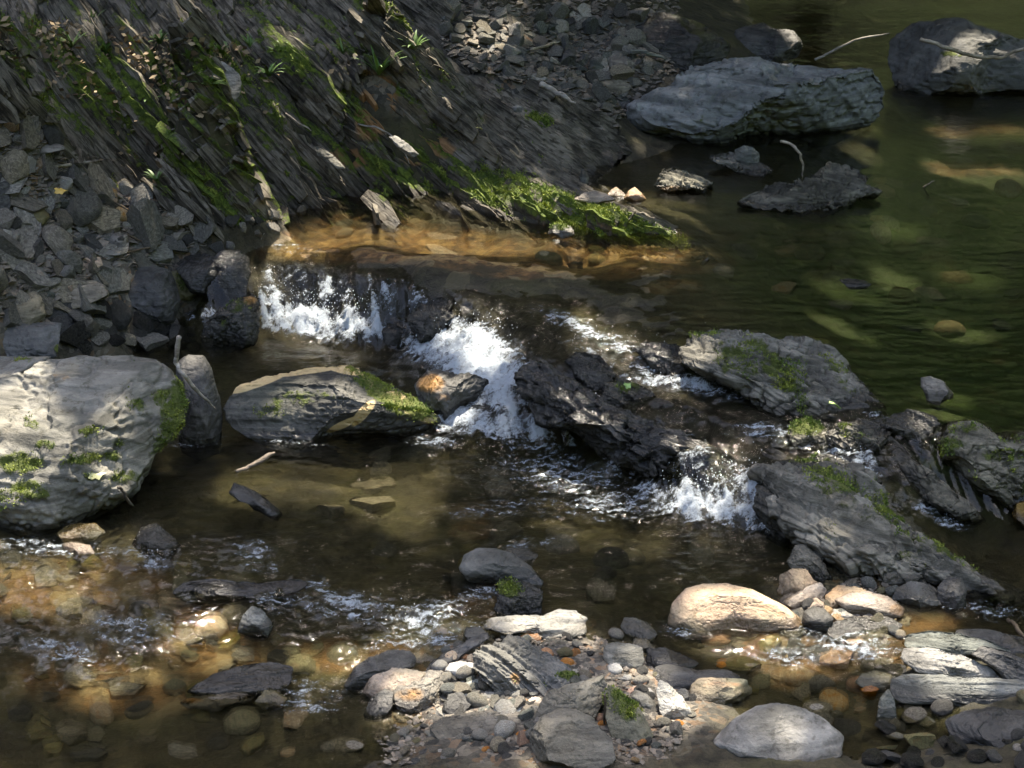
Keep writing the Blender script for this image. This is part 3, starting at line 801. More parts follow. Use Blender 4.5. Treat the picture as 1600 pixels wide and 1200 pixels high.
stone('upright_stone', 'upright dark stone with pale rounded top beside the big pale boulder', 'stone',
      [(272, 566), (290, 553), (315, 553), (328, 570), (336, 600), (348, 640), (347, 690), (312, 702), (285, 690), (276, 640)], M['dark'], .9, .25, 5, 2, .8, .95, ns=.05, strata=(-70, 30, .006), drop=.05)
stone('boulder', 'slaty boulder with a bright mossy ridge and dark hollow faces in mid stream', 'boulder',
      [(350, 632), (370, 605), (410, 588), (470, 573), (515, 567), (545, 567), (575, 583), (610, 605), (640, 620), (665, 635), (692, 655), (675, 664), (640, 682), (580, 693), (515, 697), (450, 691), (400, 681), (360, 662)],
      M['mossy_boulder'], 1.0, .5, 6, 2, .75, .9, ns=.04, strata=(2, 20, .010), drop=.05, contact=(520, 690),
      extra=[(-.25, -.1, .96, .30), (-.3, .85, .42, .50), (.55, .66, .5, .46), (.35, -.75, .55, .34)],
      moss=[(590, 607, 56, 17, 35, .8), (640, 632, 44, 17, 28, .85), (600, 625, 30, 10, 30, .5), (470, 622, 60, 14, -5, .55), (420, 640, 40, 16, 0, .5), (620, 640, 30, 10, 20, .6)], stain=[(400, 598, 50, 8, -18, .95), (480, 578, 60, 7, -8, .95), (540, 574, 36, 10, 10, 1.0), (585, 600, 40, 10, 45, .8), (620, 622, 44, 12, 32, .6), (568, 645, 26, 8, -48, .95), (535, 664, 30, 6, -25, .8), (650, 648, 40, 8, 25, .5)])  # pale gold ellipses paint sunlight along the rim
stone('boulder', 'squat boulder with an ochre patch standing in the second fall', 'boulder',
      [(645, 602), (660, 584), (680, 575), (700, 582), (740, 583), (765, 593), (769, 615), (757, 635), (730, 648), (690, 648), (660, 642)], M['dark'], .9, .5, 5, 7, ns=.06, strata=(-75, 40, .006), drop=.05, stain=[(674, 600, 24, 18, 0, .62), (690, 620, 20, 10, 0, .4)], moss=[(672, 628, 14, 10, 0, .5)])
stone('boulder', 'huge angular grey boulder overhanging its dark shadow at the far side of the pool', 'boulder',
      [(973, 170), (985, 152), (1002, 147), (1050, 125), (1070, 104), (1110, 86), (1160, 72), (1200, 68), (1225, 74), (1270, 88), (1330, 95), (1362, 98), (1385, 112), (1398, 130), (1400, 150), (1390, 168), (1376, 186), (1350, 208), (1300, 222), (1240, 229), (1180, 233), (1090, 228), (1040, 217), (1000, 206), (980, 190)],
      M['boulder_mid'], 1.15, .35, 6, 5, .7, .9, ns=.06, strata=(28, 10, .022), drop=.0, contact=(1180, 231), zoff=.0,
      extra=[(-.1, .95, .3, .45), (-.38, .12, .92, .30), (.38, .62, .68, .40), (.50, -.78, .38, .20), (-.2, -.8, .55, .5)], moss=[(1090, 190, 14, 5, 0, .5), (1085, 182, 20, 4, 0, .3)])
stone('boulder', 'dark flat topped boulder cut by the upper right corner across the pool', 'boulder',
      [(1396, 146), (1394, 90), (1403, 55), (1440, 22), (1500, 18), (1570, 50), (1650, 84), (1710, 130), (1620, 147), (1500, 149), (1430, 151)], M['boulder_dark'], .8, .7, 5, 7, ns=.045, strata=(20, 18, .008), drop=.03, moss=[(1490, 85, 20, 5, 10, .8)])
stone('boulder', 'dark brown sloping boulder at the end of the gravel bar behind the huge grey boulder', 'boulder',
      [(975, 78), (985, 40), (1030, 10), (1100, 30), (1142, 72), (1128, 98), (1090, 112), (1040, 110), (1000, 96)], M['wet'], .8, .8, 5, 8, ns=.05, drop=.03)
stone('boulder', 'dark boulder with a pale broken end behind the top of the huge grey boulder', 'boulder',
      [(1138, 78), (1150, 45), (1195, 30), (1240, 50), (1254, 72), (1246, 88), (1205, 98), (1160, 96)], M['dark'], .8, .8, 5, 8, ns=.05, drop=.02, stain=[(1240, 72, 14, 12, 0, .3)])
stone('outcrop', 'mossy grey bedrock hump above the cascade at the rim of the green pool', 'outcrop',
      [(1060, 548), (1085, 520), (1120, 512), (1165, 511), (1200, 520), (1240, 527), (1270, 524), (1310, 545), (1335, 580), (1352, 602), (1374, 626), (1377, 643), (1335, 656), (1330, 670), (1290, 668), (1200, 645), (1150, 605), (1100, 590), (1068, 572)],
      M['outcrop'], .55, 1.15, 6, 5, .72, .92, ns=.06, strata=(36, 24, .022), drop=.05, contact=(1210, 640),
      moss=[(1160, 565, 36, 22, 30, .7), (1215, 580, 60, 14, 45, .75), (1100, 520, 30, 5, -10, .6), (1240, 575, 20, 20, 40, .5), (1305, 570, 24, 8, 40, .55), (1320, 600, 24, 8, 30, .5), (1170, 600, 40, 12, 20, .35)])
stone('outcrop', 'low mossy rock knob below the grey bedrock hump', 'outcrop',
      [(1228, 680), (1240, 660), (1262, 652), (1285, 660), (1302, 678), (1300, 692), (1260, 696), (1235, 692)], M['outcrop'], .7, .9, 5, 5, ns=.07, moss=[(1255, 664, 24, 12, 0, .95)], drop=.03)
stone('outcrop', 'long grooved bedrock outcrop with mossy back sloping to the right pool', 'outcrop',
      [(1190, 745), (1228, 728), (1275, 730), (1320, 738), (1350, 740), (1376, 757), (1395, 790), (1450, 830), (1520, 880), (1562, 896), (1604, 930), (1560, 936), (1500, 928), (1470, 912), (1440, 908), (1400, 898), (1350, 890), (1310, 884), (1280, 880), (1250, 865), (1240, 840), (1202, 800)],
      M['outcrop'], .6, 1.0, 6, 4, .75, .92, ns=.05, strata=(38, 16, .040), drop=.04, contact=(1330, 880),
      moss=[(1280, 735, 20, 6, 0, .7), (1300, 755, 36, 14, 10, .75), (1330, 760, 12, 20, 0, .5), (1385, 790, 14, 26, -40, .75), (1330, 790, 60, 10, 30, .5), (1440, 850, 40, 12, 28, .55), (1490, 855, 40, 14, 35, .7), (1530, 880, 50, 12, 30, .55), (1430, 875, 24, 10, 20, .5), (1300, 825, 16, 12, 0, .35)])
stone('outcrop', 'rounded bare rock lobe at the foot of the grooved outcrop', 'outcrop',
      [(1228, 878), (1244, 853), (1262, 850), (1282, 868), (1300, 898), (1292, 908), (1262, 906), (1238, 898)], M['outcrop'], .8, .7, 5, 4, ns=.05, strata=(50, 22, .008), drop=.03)
stone('slab', 'smooth tilted rock slab with wet sheen at the pool outlet', 'slab',
      [(1368, 668), (1400, 646), (1438, 640), (1466, 650), (1472, 664), (1452, 684), (1450, 702), (1432, 696), (1400, 676)], M['outcrop'], .5, 1.0, 5, 5, ns=.04, strata=(38, 26, .012), drop=.04)
stone('slab', 'long worn rock rib running down from the pool outlet into the right pool', 'slab',
      [(1368, 690), (1385, 666), (1402, 684), (1430, 715), (1470, 745), (1502, 771), (1532, 806), (1495, 818), (1468, 803), (1438, 782), (1400, 757), (1378, 740)], M['outcrop'], .75, .95, 5, 4, ns=.05, strata=(40, 24, .014), drop=.04)
stone('boulder', 'broad mossy grey boulder at the right edge between pool and outlet', 'boulder',
      [(1466, 690), (1488, 662), (1520, 655), (1552, 665), (1562, 677), (1600, 668), (1680, 690), (1690, 770), (1610, 800), (1560, 796), (1520, 780), (1482, 748), (1470, 715)], M['outcrop'], .8, .7, 6, 6, ns=.05, strata=(22, 18, .012), drop=.04,
      moss=[(1485, 695, 16, 10, 0, .8), (1510, 668, 20, 8, 0, .5), (1570, 710, 30, 8, 0, .7), (1580, 685, 30, 10, 10, .5), (1560, 745, 40, 16, 0, .4), (1590, 750, 30, 16, 0, .5)])
stone('cobble', 'round olive stone at the right edge below the broad mossy boulder', 'cobble',
      [(1583, 808), (1590, 788), (1612, 780), (1640, 796), (1640, 822), (1600, 824)], M['olive'], .9, .6, 4, 4)
# --- the mossy spur of the bank
stone('cobble', 'pale rounded rock at the waterline under the mossy spur', 'cobble', [(856, 366), (860, 352), (876, 346), (892, 352), (898, 366), (878, 372)], M['slate'], .7, .8, 4, 4, moss=[(872, 352, 20, 8, 0, .8)])
# --- stones standing in the upper pool
stone('cobble', 'lone brown cobble breaking the surface of the green pool', 'cobble', [(1439, 604), (1442, 590), (1456, 587), (1475, 594), (1493, 614), (1490, 624), (1465, 630), (1445, 622)], M['slate_brown'], .8, .7, 5, 5, ns=.04, drop=.03)
stone('cobble', 'wet dark stone barely awash in the middle of the green pool', 'cobble', [(1312, 437), (1325, 434), (1350, 437), (1362, 444), (1350, 451), (1325, 450)], M['wet'], .5, 1.2, 4, 4, drop=.02)
stone('outcrop', 'jagged low rock reef in the upper pool below the huge boulder', 'outcrop',
      [(1143, 322), (1180, 300), (1222, 288), (1280, 274), (1292, 255), (1322, 250), (1350, 262), (1363, 276), (1350, 288), (1382, 299), (1345, 310), (1300, 328), (1240, 335), (1180, 332)], M['outcrop'], .6, 1.2, 5, 5, ns=.12, strata=(30, 26, .03), drop=.03, contact=(1240, 322))
stone('outcrop', 'flat rock shelf under the blue grey cobble in the upper pool', 'outcrop', [(1108, 243), (1135, 236), (1180, 245), (1208, 268), (1188, 278), (1150, 266), (1120, 256)], M['outcrop'], .5, 1.4, 5, 5, ns=.1, strata=(20, 26, .015), drop=.02)
stone('cobble', 'rounded blue grey cobble sitting on a rock shelf in the upper pool', 'cobble', [(1146, 252), (1149, 234), (1162, 227), (1178, 229), (1187, 240), (1186, 258), (1165, 262)], M['bluegrey'], .9, .4, 4, 4, zoff=.015)
stone('outcrop', 'small jagged reef left of the flat rock shelf in the upper pool', 'outcrop', [(1018, 292), (1036, 262), (1060, 257), (1096, 274), (1119, 287), (1100, 300), (1050, 303)], M['outcrop'], .6, 1.2, 5, 5, ns=.12, strata=(30, 26, .025), drop=.03, stain=[(1055, 296, 40, 8, 0, .5)])
for px_, lab in (((930, 306, 34, 10), 'pale jagged stones at the tip of the pebble inlet, leftmost one'), ((963, 300, 16, 9), 'tan jagged stone in the inlet behind the mossy spur'), ((992, 303, 18, 11), 'tan pointed stone furthest out in the inlet behind the mossy spur')):
    cx_, cy_, a_, b_ = px_
    stone('stone', lab, 'stone', [(cx_ - a_, cy_ + b_ * .6), (cx_ - a_ * .5, cy_ - b_ * .5), (cx_, cy_ - b_), (cx_ + a_ * .6, cy_ - b_ * .2), (cx_ + a_, cy_ + b_ * .7), (cx_, cy_ + b_)], M['tan'], .8, .9, 4, 7, drop=.02)
stone('cobble', 'small blue green pebble lying at the inlet behind the mossy spur', 'pebble', [(906, 275), (910, 266), (916, 266), (920, 277), (917, 285), (909, 284)], M['bluegrey'], .8, .5, 3, 3)
# --- dark ledge rocks of the cascade
stone('ledge_rock', 'black wet rock under the right side of the lowest fall', 'rock', [(1175, 790), (1180, 755), (1205, 742), (1240, 760), (1262, 800), (1255, 838), (1220, 842), (1190, 825)], M['wet'], .8, .6, 5, 6, ns=.10, strata=(40, 24, .02), drop=.04)
stone('ledge_rock', 'dark rock showing through the lip between the first two falls', 'rock', [(632, 500), (650, 470), (690, 462), (730, 475), (745, 492), (720, 508), (690, 520), (655, 525)], M['wet'], .7, .8, 5, 6, ns=.10, strata=(30, 24, .015), drop=.05)
stone('ledge_rock', 'green black rock between the middle trickle and the shelf', 'rock', [(935, 625), (945, 600), (975, 590), (1010, 600), (1025, 620), (1000, 632), (960, 638)], M['wet'], .6, 1.0, 5, 6, ns=.10, strata=(30, 24, .015), drop=.03, moss=[(975, 605, 30, 12, 0, .45)])
stone('ledge_rock', 'black rock at the lip above the middle trickle', 'rock', [(985, 545), (1010, 532), (1060, 535), (1085, 550), (1095, 585), (1060, 590), (1020, 572)], M['wet'], .6, 1.0, 5, 6, ns=.10, strata=(30, 24, .015), drop=.03)
stone('boulder', 'mossy dark brown lump left of the first fall', 'boulder', [(312, 528), (322, 505), (345, 482), (375, 465), (395, 458), (405, 475), (408, 510), (400, 532), (360, 542), (325, 542)], M['wet'], .8, .6, 5, 6, ns=.09, drop=.03, moss=[(372, 478, 26, 12, -20, .45), (350, 505, 20, 10, 0, .35)], stain=[(390, 470, 14, 10, 0, .5)])
stone('ledge_rock', 'black rock between the long sill and the shelf of the cascade', 'rock', [(878, 565), (900, 546), (940, 556), (965, 585), (950, 612), (915, 606)], M['wet'], .7, .8, 5, 6, ns=.10, strata=(36, 24, .018), drop=.03)
stone('ledge_rock', 'dark rock under the foot of the first fall, nearest the second fall', 'rock', [(590, 520), (610, 495), (645, 500), (660, 520), (640, 536), (606, 536)], M['wet'], .7, .8, 5, 6, ns=.10, drop=.03)
stone('outcrop', 'folded rock step joining the grey bedrock hump to the pool outlet', 'outcrop', [(1285, 678), (1310, 660), (1350, 650), (1385, 655), (1396, 678), (1365, 704), (1325, 708), (1295, 698)], M['outcrop'], .7, .9, 6, 3, .75, .95, ns=.09, strata=(34, 22, .02), drop=.04, moss=[(1320, 668, 26, 10, 20, .5)])
stone('outcrop', 'folded rock step joining the rapid to the grooved outcrop', 'outcrop', [(1195, 742), (1235, 716), (1295, 710), (1355, 732), (1375, 752), (1320, 756), (1250, 754)], M['outcrop'], .7, .9, 6, 3, .75, .95, ns=.09, strata=(30, 22, .02), drop=.04, moss=[(1275, 725, 30, 10, 10, .6)])
stone('ledge_rock', 'continuous black sill of layered wet rock running across the cascade', 'rock', [(798, 578), (845, 560), (900, 588), (960, 622), (1040, 660), (1110, 694), (1190, 732), (1192, 750), (1110, 732), (1030, 742), (960, 712), (900, 674), (845, 662), (812, 620)], M['wet'], .8, .8, 6, 5, .7, .92, ns=.11, strata=(33, 20, .03), drop=.05, contact=(990, 724))
# --- dark stones around the left end of the lip
stone('boulder', 'smooth blue black boulder on the left bank beside the first fall', 'boulder', [(176, 470), (182, 432), (205, 416), (235, 411), (262, 420), (272, 440), (283, 470), (275, 495), (240, 508), (205, 500)], M['dark'], .85, .5, 5, 5, ns=.04, drop=.03)
stone('cobble', 'yellow green mossy cobble leaning on the blue black boulder', 'cobble', [(258, 440), (266, 423), (285, 420), (305, 435), (314, 452), (300, 464), (272, 462)], M['olive'], .8, .5, 4, 4, moss=[(285, 438, 24, 14, 20, .6)], stain=[(303, 445, 10, 10, 0, .7)])
stone('boulder', 'dark wet boulder with shining back at the left end of the lip', 'boulder', [(274, 420), (285, 398), (315, 394), (345, 405), (362, 425), (365, 448), (335, 458), (300, 452)], M['wet'], .8, .6, 5, 5, ns=.04)
stone('boulder', 'farthest black boulder at the left end of the lip', 'boulder', [(330, 405), (345, 390), (370, 389), (388, 402), (392, 430), (388, 460), (362, 465), (345, 440)], M['wet'], .8, .5, 5, 5, ns=.05)
stone('boulder', 'square mossy block on the left bank above the big pale boulder', 'boulder', [(-40, 545), (-30, 510), (20, 503), (70, 502), (94, 504), (97, 530), (96, 556), (50, 562), (-20, 562)], M['boulder_dark'], .8, .5, 5, 7, .5, .8, moss=[(95, 545, 10, 10, 0, .8), (50, 530, 40, 14, 0, .3)])
stone('boulder', 'low broad grey rock among the scree above the square block', 'boulder', [(42, 455), (60, 428), (95, 424), (135, 436), (165, 445), (175, 462), (140, 478), (90, 480), (55, 474)], M['slate_brown'], .8, .8, 5, 7, .5, .8)
stone('slab', 'brown grey rounded slab on the scree left of the broad grey rock', 'slab', [(-10, 470), (5, 448), (40, 447), (60, 462), (75, 490), (55, 505), (10, 500)], M['slate_brown'], .7, .9, 4, 6)
stone('boulder', 'olive topped broken boulder where the scree meets the upper pool', 'boulder', [(252, 372), (262, 345), (285, 333), (312, 338), (330, 352), (328, 372), (305, 384), (270, 384)], M['slate_brown'], .8, .7, 5, 7, moss=[(285, 343, 22, 10, 0, .6)])
# --- named scree stones
stone('slab', 'wide flat grey slab high on the scree below the mossy bank', 'slab', [(6, 224), (20, 212), (60, 215), (100, 228), (104, 234), (80, 238), (40, 234), (15, 229)], M['slate_brown'], .25, 1.4, 4, 5)
stone('cobble', 'smooth green grey oval cobble on the scree', 'cobble', [(22, 320), (30, 312), (50, 311), (68, 325), (80, 338), (70, 347), (48, 345), (30, 336)], M['olive'], .7, .9, 4, 2, ns=.02)
stone('slab', 'pale diamond shaped slate plate lying on the scree near the bank', 'slab', [(200, 322), (215, 318), (240, 318), (255, 330), (264, 345), (240, 344), (215, 338)], M['slate'], .25, 1.6, 4, 4)
stone('slab', 'long thin slate with a tan end on the scree', 'slab', [(82, 387), (110, 380), (138, 378), (170, 388), (196, 396), (180, 399), (130, 392), (100, 390)], M['slate'], .25, 1.5, 4, 4, stain=[(150, 385, 18, 6, 0, .7)])
stone('cobble', 'pale crumbly quartz cobble on the scree', 'cobble', [(112, 408), (120, 395), (140, 390), (158, 402), (164, 414), (145, 420), (122, 418)], M['pink'], .8, .8, 4, 9, .5, .8, ns=.08)
stone('cobble', 'round grey cobble standing on end in the scree', 'cobble', [(168, 384), (172, 368), (185, 362), (198, 368), (199, 385), (188, 393), (174, 392)], M['slate_brown'], .8, .5, 4, 3, ns=.03)
stone('slab', 'yellowish slate wedge on the scree above the quartz cobble', 'slab', [(78, 399), (95, 396), (125, 402), (120, 409), (95, 408)], M['tan'], .4, 1.4, 4, 5)
stone('slab', 'block with mossy edge at the left border of the scree', 'slab', [(-20, 390), (-20, 352), (10, 350), (32, 366), (28, 378), (10, 392)], M['slate'], .6, .9, 4, 6, moss=[(22, 385, 12, 6, -40, .7)])
# --- slabs on the bank
stone('slab', 'upright grey slab leaning on the moss near the top of the bank', 'slab', [(334, 98), (345, 94), (362, 104), (374, 116), (378, 132), (375, 150), (368, 162), (352, 150), (350, 128), (338, 112)], M['slate'], .3, .35, 4, 5, zoff=.12, drop=0)
stone('slab', 'pale pointed slate flake lying on the dark bank', 'slab', [(490, 228), (500, 228), (520, 242), (541, 264), (530, 266), (512, 254), (496, 242)], M['slate'], .25, .6, 4, 4, zoff=.06, drop=0)
stone('slab', 'white sunlit slab wedged in the mossy bank', 'slab', [(606, 212), (616, 210), (640, 226), (656, 243), (645, 247), (626, 236)], M['pale'], .3, .6, 4, 4, zoff=.06, drop=0)
stone('cobble', 'small grey stone perched on the dark bank below the driftwood', 'cobble', [(800, 168), (808, 163), (817, 168), (815, 175), (804, 175)], M['slate'], .7, .6, 3, 5, zoff=.04, drop=0)
# --- gravel bar stones
stone('cobble', 'dark round cobble standing on the far gravel bar', 'cobble', [(872, 98), (876, 82), (890, 75), (900, 82), (900, 98), (888, 106)], M['dark'], .9, .4, 4, 3)
stone('boulder', 'brown block at the front of the far gravel bar', 'boulder', [(922, 132), (930, 120), (965, 117), (986, 124), (988, 138), (975, 146), (940, 143)], M['slate_brown'], .8, .6, 4, 7)
stone('boulder', 'large dark brown cobble behind the brown block on the gravel bar', 'boulder', [(944, 112), (948, 86), (968, 80), (990, 98), (996, 112), (985, 122), (958, 118)], M['slate_brown'], .9, .5, 4, 6, stain=[(985, 117, 8, 7, 0, .5)])
stone('cobble', 'pale green grey stone beside the large dark cobble on the gravel bar', 'cobble', [(923, 112), (922, 95), (930, 90), (940, 100), (948, 112), (938, 119)], M['bluegrey'], .8, .5, 4, 6)
stone('slab', 'pale plate at the front edge of the gravel bar above the driftwood', 'slab', [(820, 122), (832, 112), (850, 114), (856, 124), (842, 130), (828, 129)], M['pale'], .3, 1.2, 4, 5)
stone('cobble', 'light upright cobble between the brown block and the huge boulder', 'cobble', [(993, 124), (998, 108), (1008, 108), (1014, 120), (1008, 134), (998, 134)], M['bluegrey'], .8, .4, 4, 5)
# --- mid stream stones
stone('boulder', 'round backed blue black stone in the lower pool', 'boulder', [(717, 888), (724, 868), (745, 858), (775, 857), (800, 866), (828, 884), (850, 906), (845, 916), (800, 918), (755, 912), (728, 902)], M['boulder_dark'], .75, .7, 5, 4, ns=.035, drop=.03)
stone('cobble', 'small wet stone behind the round backed stone in the lower pool', 'cobble', [(785, 862), (800, 856), (826, 859), (840, 868), (830, 880), (805, 876)], M['wet'], .6, 1.0, 4, 4, drop=.02)
stone('boulder', 'dark cracked stone with a mossy cap below the round backed stone', 'boulder', [(770, 948), (778, 930), (776, 912), (800, 902), (830, 912), (850, 925), (848, 944), (845, 958), (812, 966), (785, 962)], M['wet'], .7, .7, 5, 6, ns=.06, strata=(40, 24, .008), drop=.03, moss=[(795, 918, 22, 13, 10, .95)])
stone('rock', 'low wet rock in the shallows below the big pale boulder', 'rock', [(205, 850), (215, 826), (240, 818), (262, 832), (285, 852), (270, 862), (230, 860)], M['wet'], .6, 1.1, 5, 5, drop=.03)
stone('slab', 'smooth drowned green slab just under the edge of the big pale boulder', 'slab', [(88, 834), (105, 820), (145, 818), (165, 832), (150, 842), (105, 844)], M['olive'], .4, 1.4, 4, 4, drop=.02)
stone('stone', 'pink and white stone in the ripples below the big pale boulder', 'stone', [(96, 852), (105, 847), (140, 852), (150, 864), (130, 870), (105, 864)], M['pink'], .6, 1.0, 4, 6, drop=.02)
stone('driftwood', 'drowned branch stub in the lower pool', 'branch', [(355, 770), (362, 755), (385, 762), (420, 782), (444, 800), (435, 806), (400, 790), (370, 782)], M['dark'], .6, 1.0, 4, 3, drop=.02)
stone('slab', 'long black slate awash above the left riffle', 'slab', [(268, 926), (285, 912), (330, 907), (400, 912), (460, 907), (482, 912), (470, 922), (420, 934), (340, 938), (290, 938)], M['dark'], .45, 1.2, 5, 5, ns=.05, strata=(4, 40, .004), drop=.02)
stone('stone', 'leaning blue stone in the left riffle', 'stone', [(372, 985), (378, 962), (392, 948), (412, 955), (428, 975), (420, 990), (395, 994)], M['bluegrey'], .7, .6, 4, 6, drop=.02)
stone('slab', 'dark pointed slate slab at the lower left of the shallows', 'slab', [(292, 1078), (330, 1055), (375, 1042), (420, 1040), (455, 1046), (457, 1066), (440, 1078), (380, 1084), (330, 1086)], M['dark'], .5, 1.0, 5, 6, ns=.05, strata=(-8, 40, .006), drop=.02)
stone('slab', 'thin reddish slate under the dark pointed slab', 'slab', [(280, 1098), (300, 1090), (360, 1084), (396, 1088), (390, 1097), (340, 1103), (295, 1104)], M['slate_brown'], .3, 1.3, 4, 5, drop=.015, stain=[(300, 1095, 24, 6, 0, .6)])
stone('stone', 'small green stone at the right end of the thin reddish slate', 'stone', [(398, 1097), (412, 1080), (428, 1080), (450, 1092), (445, 1102), (415, 1104)], M['olive'], .7, .8, 4, 5, drop=.015)
# --- centre bar
stone('boulder', 'dark whale backed stone at the left end of the centre bar', 'boulder', [(538, 1068), (552, 1045), (575, 1028), (605, 1020), (638, 1020), (650, 1030), (648, 1042), (610, 1052), (585, 1066), (560, 1078)], M['dark'], .8, .7, 5, 5, ns=.04, drop=.02)
stone('boulder', 'pinkish brown rounded stone behind the whale backed stone', 'boulder', [(566, 1080), (580, 1056), (610, 1044), (645, 1046), (666, 1052), (660, 1070), (620, 1088), (590, 1094)], M['pink'], .8, .7, 5, 5, ns=.04, drop=.01)
stone('boulder', 'orange stained knobbly rock on the centre bar', 'boulder', [(612, 1098), (615, 1072), (640, 1062), (670, 1052), (690, 1054), (700, 1078), (692, 1098), (665, 1108), (635, 1108)], M['slate_brown'], .8, .7, 5, 8, ns=.07, drop=.01, stain=[(640, 1085, 34, 16, 0, .5), (680, 1092, 20, 10, 0, .45)])
stone('cobble', 'grey cobble tilted at the waterline below the pinkish stone', 'cobble', [(568, 1112), (580, 1090), (600, 1078), (615, 1084), (614, 1104), (595, 1118), (575, 1122)], M['dark'], .8, .7, 4, 4, drop=.02)
stone('cobble', 'dark cobble right of the orange stained rock', 'cobble', [(690, 1108), (700, 1086), (722, 1082), (736, 1098), (732, 1112), (706, 1118)], M['dark'], .8, .7, 4, 6)
stone('stone', 'pale crystalline chunk among the pebbles of the centre bar', 'stone', [(694, 1048), (702, 1038), (720, 1034), (744, 1038), (748, 1050), (735, 1060), (705, 1058)], M['white'], .7, .8, 4, 9, .5, .8)
stone('cobble', 'smooth blue green oval cobble on the centre bar', 'cobble', [(708, 1080), (725, 1068), (755, 1060), (772, 1064), (768, 1078), (745, 1086), (720, 1088)], M['bluegrey'], .7, .9, 4, 2, ns=.02)
stone('cobble', 'slim pale pebble lying across the blue green cobble', 'pebble', [(714, 1082), (720, 1079), (742, 1092), (748, 1100), (738, 1101), (722, 1092)], M['pale'], .6, .8, 3, 2, ns=.02, zoff=.01)
stone('slab', 'thin grey slate propped on the pebbles of the centre bar', 'slab', [(746, 1092), (760, 1080), (800, 1072), (812, 1078), (790, 1092), (758, 1098)], M['slate'], .3, 1.1, 4, 4)
stone('slab', 'long dark slate bent across the top of the centre bar', 'slab', [(664, 1046), (672, 1034), (700, 1018), (735, 1000), (762, 992), (766, 1000), (740, 1014), (712, 1032), (690, 1046), (672, 1050)], M['dark'], .35, 1.0, 4, 4, drop=.01)
stone('stone', 'small olive stone in the riffle above the bent slate', 'stone', [(724, 993), (728, 980), (750, 980), (760, 988), (752, 998), (735, 1002)], M['slate'], .7, .8, 4, 5, drop=.01)
stone('stone', 'ochre pebble pair in the riffle left of the pale long stone', 'stone', [(676, 988), (690, 980), (698, 984), (696, 992), (682, 993)], M['tan'], .7, .8, 3, 5, drop=.01)
stone('outcrop', 'furrowed dark slate hump in the middle of the centre bar', 'outcrop', [(735, 1042), (742, 1020), (765, 1006), (795, 1000), (825, 1006), (850, 1020), (880, 1036), (905, 1056), (892, 1078), (860, 1090), (820, 1094), (780, 1076), (750, 1064)], M['boulder_dark'], .7, .8, 6, 6, ns=.05, strata=(42, 26, .022), drop=.02, moss=[(888, 1055, 20, 9, 10, .9)], stain=[(805, 1060, 10, 14, -30, .45)])
stone('boulder', 'long pale cream boulder at the head of the centre bar', 'boulder', [(752, 982), (765, 968), (800, 964), (850, 962), (872, 953), (900, 955), (918, 968), (918, 988), (890, 997), (855, 998), (825, 986), (780, 990)], M['pale'], .6, .9, 5, 6, ns=.05, strata=(-6, 30, .008), drop=.015, moss=[(918, 978, 8, 10, 0, .6)])
stone('stone', 'reddish pebble below the long pale boulder', 'pebble', [(812, 996), (822, 990), (840, 991), (842, 998), (830, 1003), (815, 1002)], M['orange'], .7, .8, 3, 4, drop=.01)
stone('slab', 'drowned grey slab pointing right below the long pale boulder', 'slab', [(838, 1008), (860, 999), (885, 1002), (908, 1020), (885, 1020), (855, 1015)], M['slate'], .35, 1.5, 4, 4, drop=.015)
stone('boulder', 'slanting grey stone with a pale rim at the head of the gap', 'boulder', [(970, 980), (976, 966), (992, 966), (1012, 974), (1028, 990), (1022, 998), (1000, 996), (978, 990)], M['slate'], .55, .9, 4, 4, .5, .8, drop=.01)
stone('cobble', 'rounded block shaped grey cobble near the pale pebbles', 'cobble', [(942, 1026), (944, 1010), (958, 1005), (985, 1006), (1004, 1012), (1006, 1030), (995, 1042), (965, 1042), (946, 1036)], M['slate'], .85, .5, 5, 3, ns=.03, box=.8)
stone('cobble', 'brown rounded stone behind the block shaped cobble', 'cobble', [(985, 1010), (992, 998), (1010, 998), (1024, 1012), (1022, 1020), (1000, 1022)], M['slate_brown'], .8, .6, 4, 3, drop=.01)
stone('slab', 'dark angular slab right of the block shaped cobble', 'slab', [(1008, 1034), (1012, 1016), (1040, 1014), (1070, 1026), (1092, 1036), (1080, 1046), (1040, 1050), (1018, 1046)], M['dark'], .6, .9, 4, 7, drop=.01)
stone('slab', 'long black finger of slate right of the pale pebbles', 'slab', [(1016, 1062), (1024, 1044), (1045, 1040), (1090, 1048), (1140, 1048), (1160, 1060), (1140, 1066), (1090, 1074), (1045, 1078), (1022, 1074)], M['dark'], .6, .8, 5, 4, ns=.03, drop=.015)
stone('boulder', 'squared orange block in the water right of the black slate finger', 'boulder', [(1077, 1092), (1080, 1072), (1092, 1062), (1130, 1059), (1170, 1064), (1174, 1082), (1165, 1098), (1120, 1106), (1085, 1106)], M['pink'], .7, .5, 5, 6, .6, .85, ns=.03, box=.8, drop=.01, stain=[(1125, 1070, 50, 8, 0, .5)])
stone('boulder', 'white topped wedge of stone at the front of the centre bar', 'boulder', [(1026, 1082), (1032, 1066), (1045, 1070), (1068, 1092), (1082, 1112), (1078, 1128), (1050, 1134), (1032, 1120)], M['pale'], .8, .5, 5, 5, .5, .75, ns=.04, extra=[(.6, .5, .6, .3), (-.5, .3, .8, .3), (.2, -.8, .5, .3)])
stone('cobble', 'grey oval cobble left of the white topped wedge', 'cobble', [(985, 1088), (994, 1080), (1012, 1086), (1028, 1102), (1024, 1112), (1004, 1106)], M['slate'], .7, .8, 4, 3, ns=.03)
stone('slab', 'narrow white stone above the grey oval cobble', 'slab', [(984, 1090), (992, 1078), (1015, 1075), (1024, 1084), (1005, 1088)], M['white'], .5, .9, 4, 4)
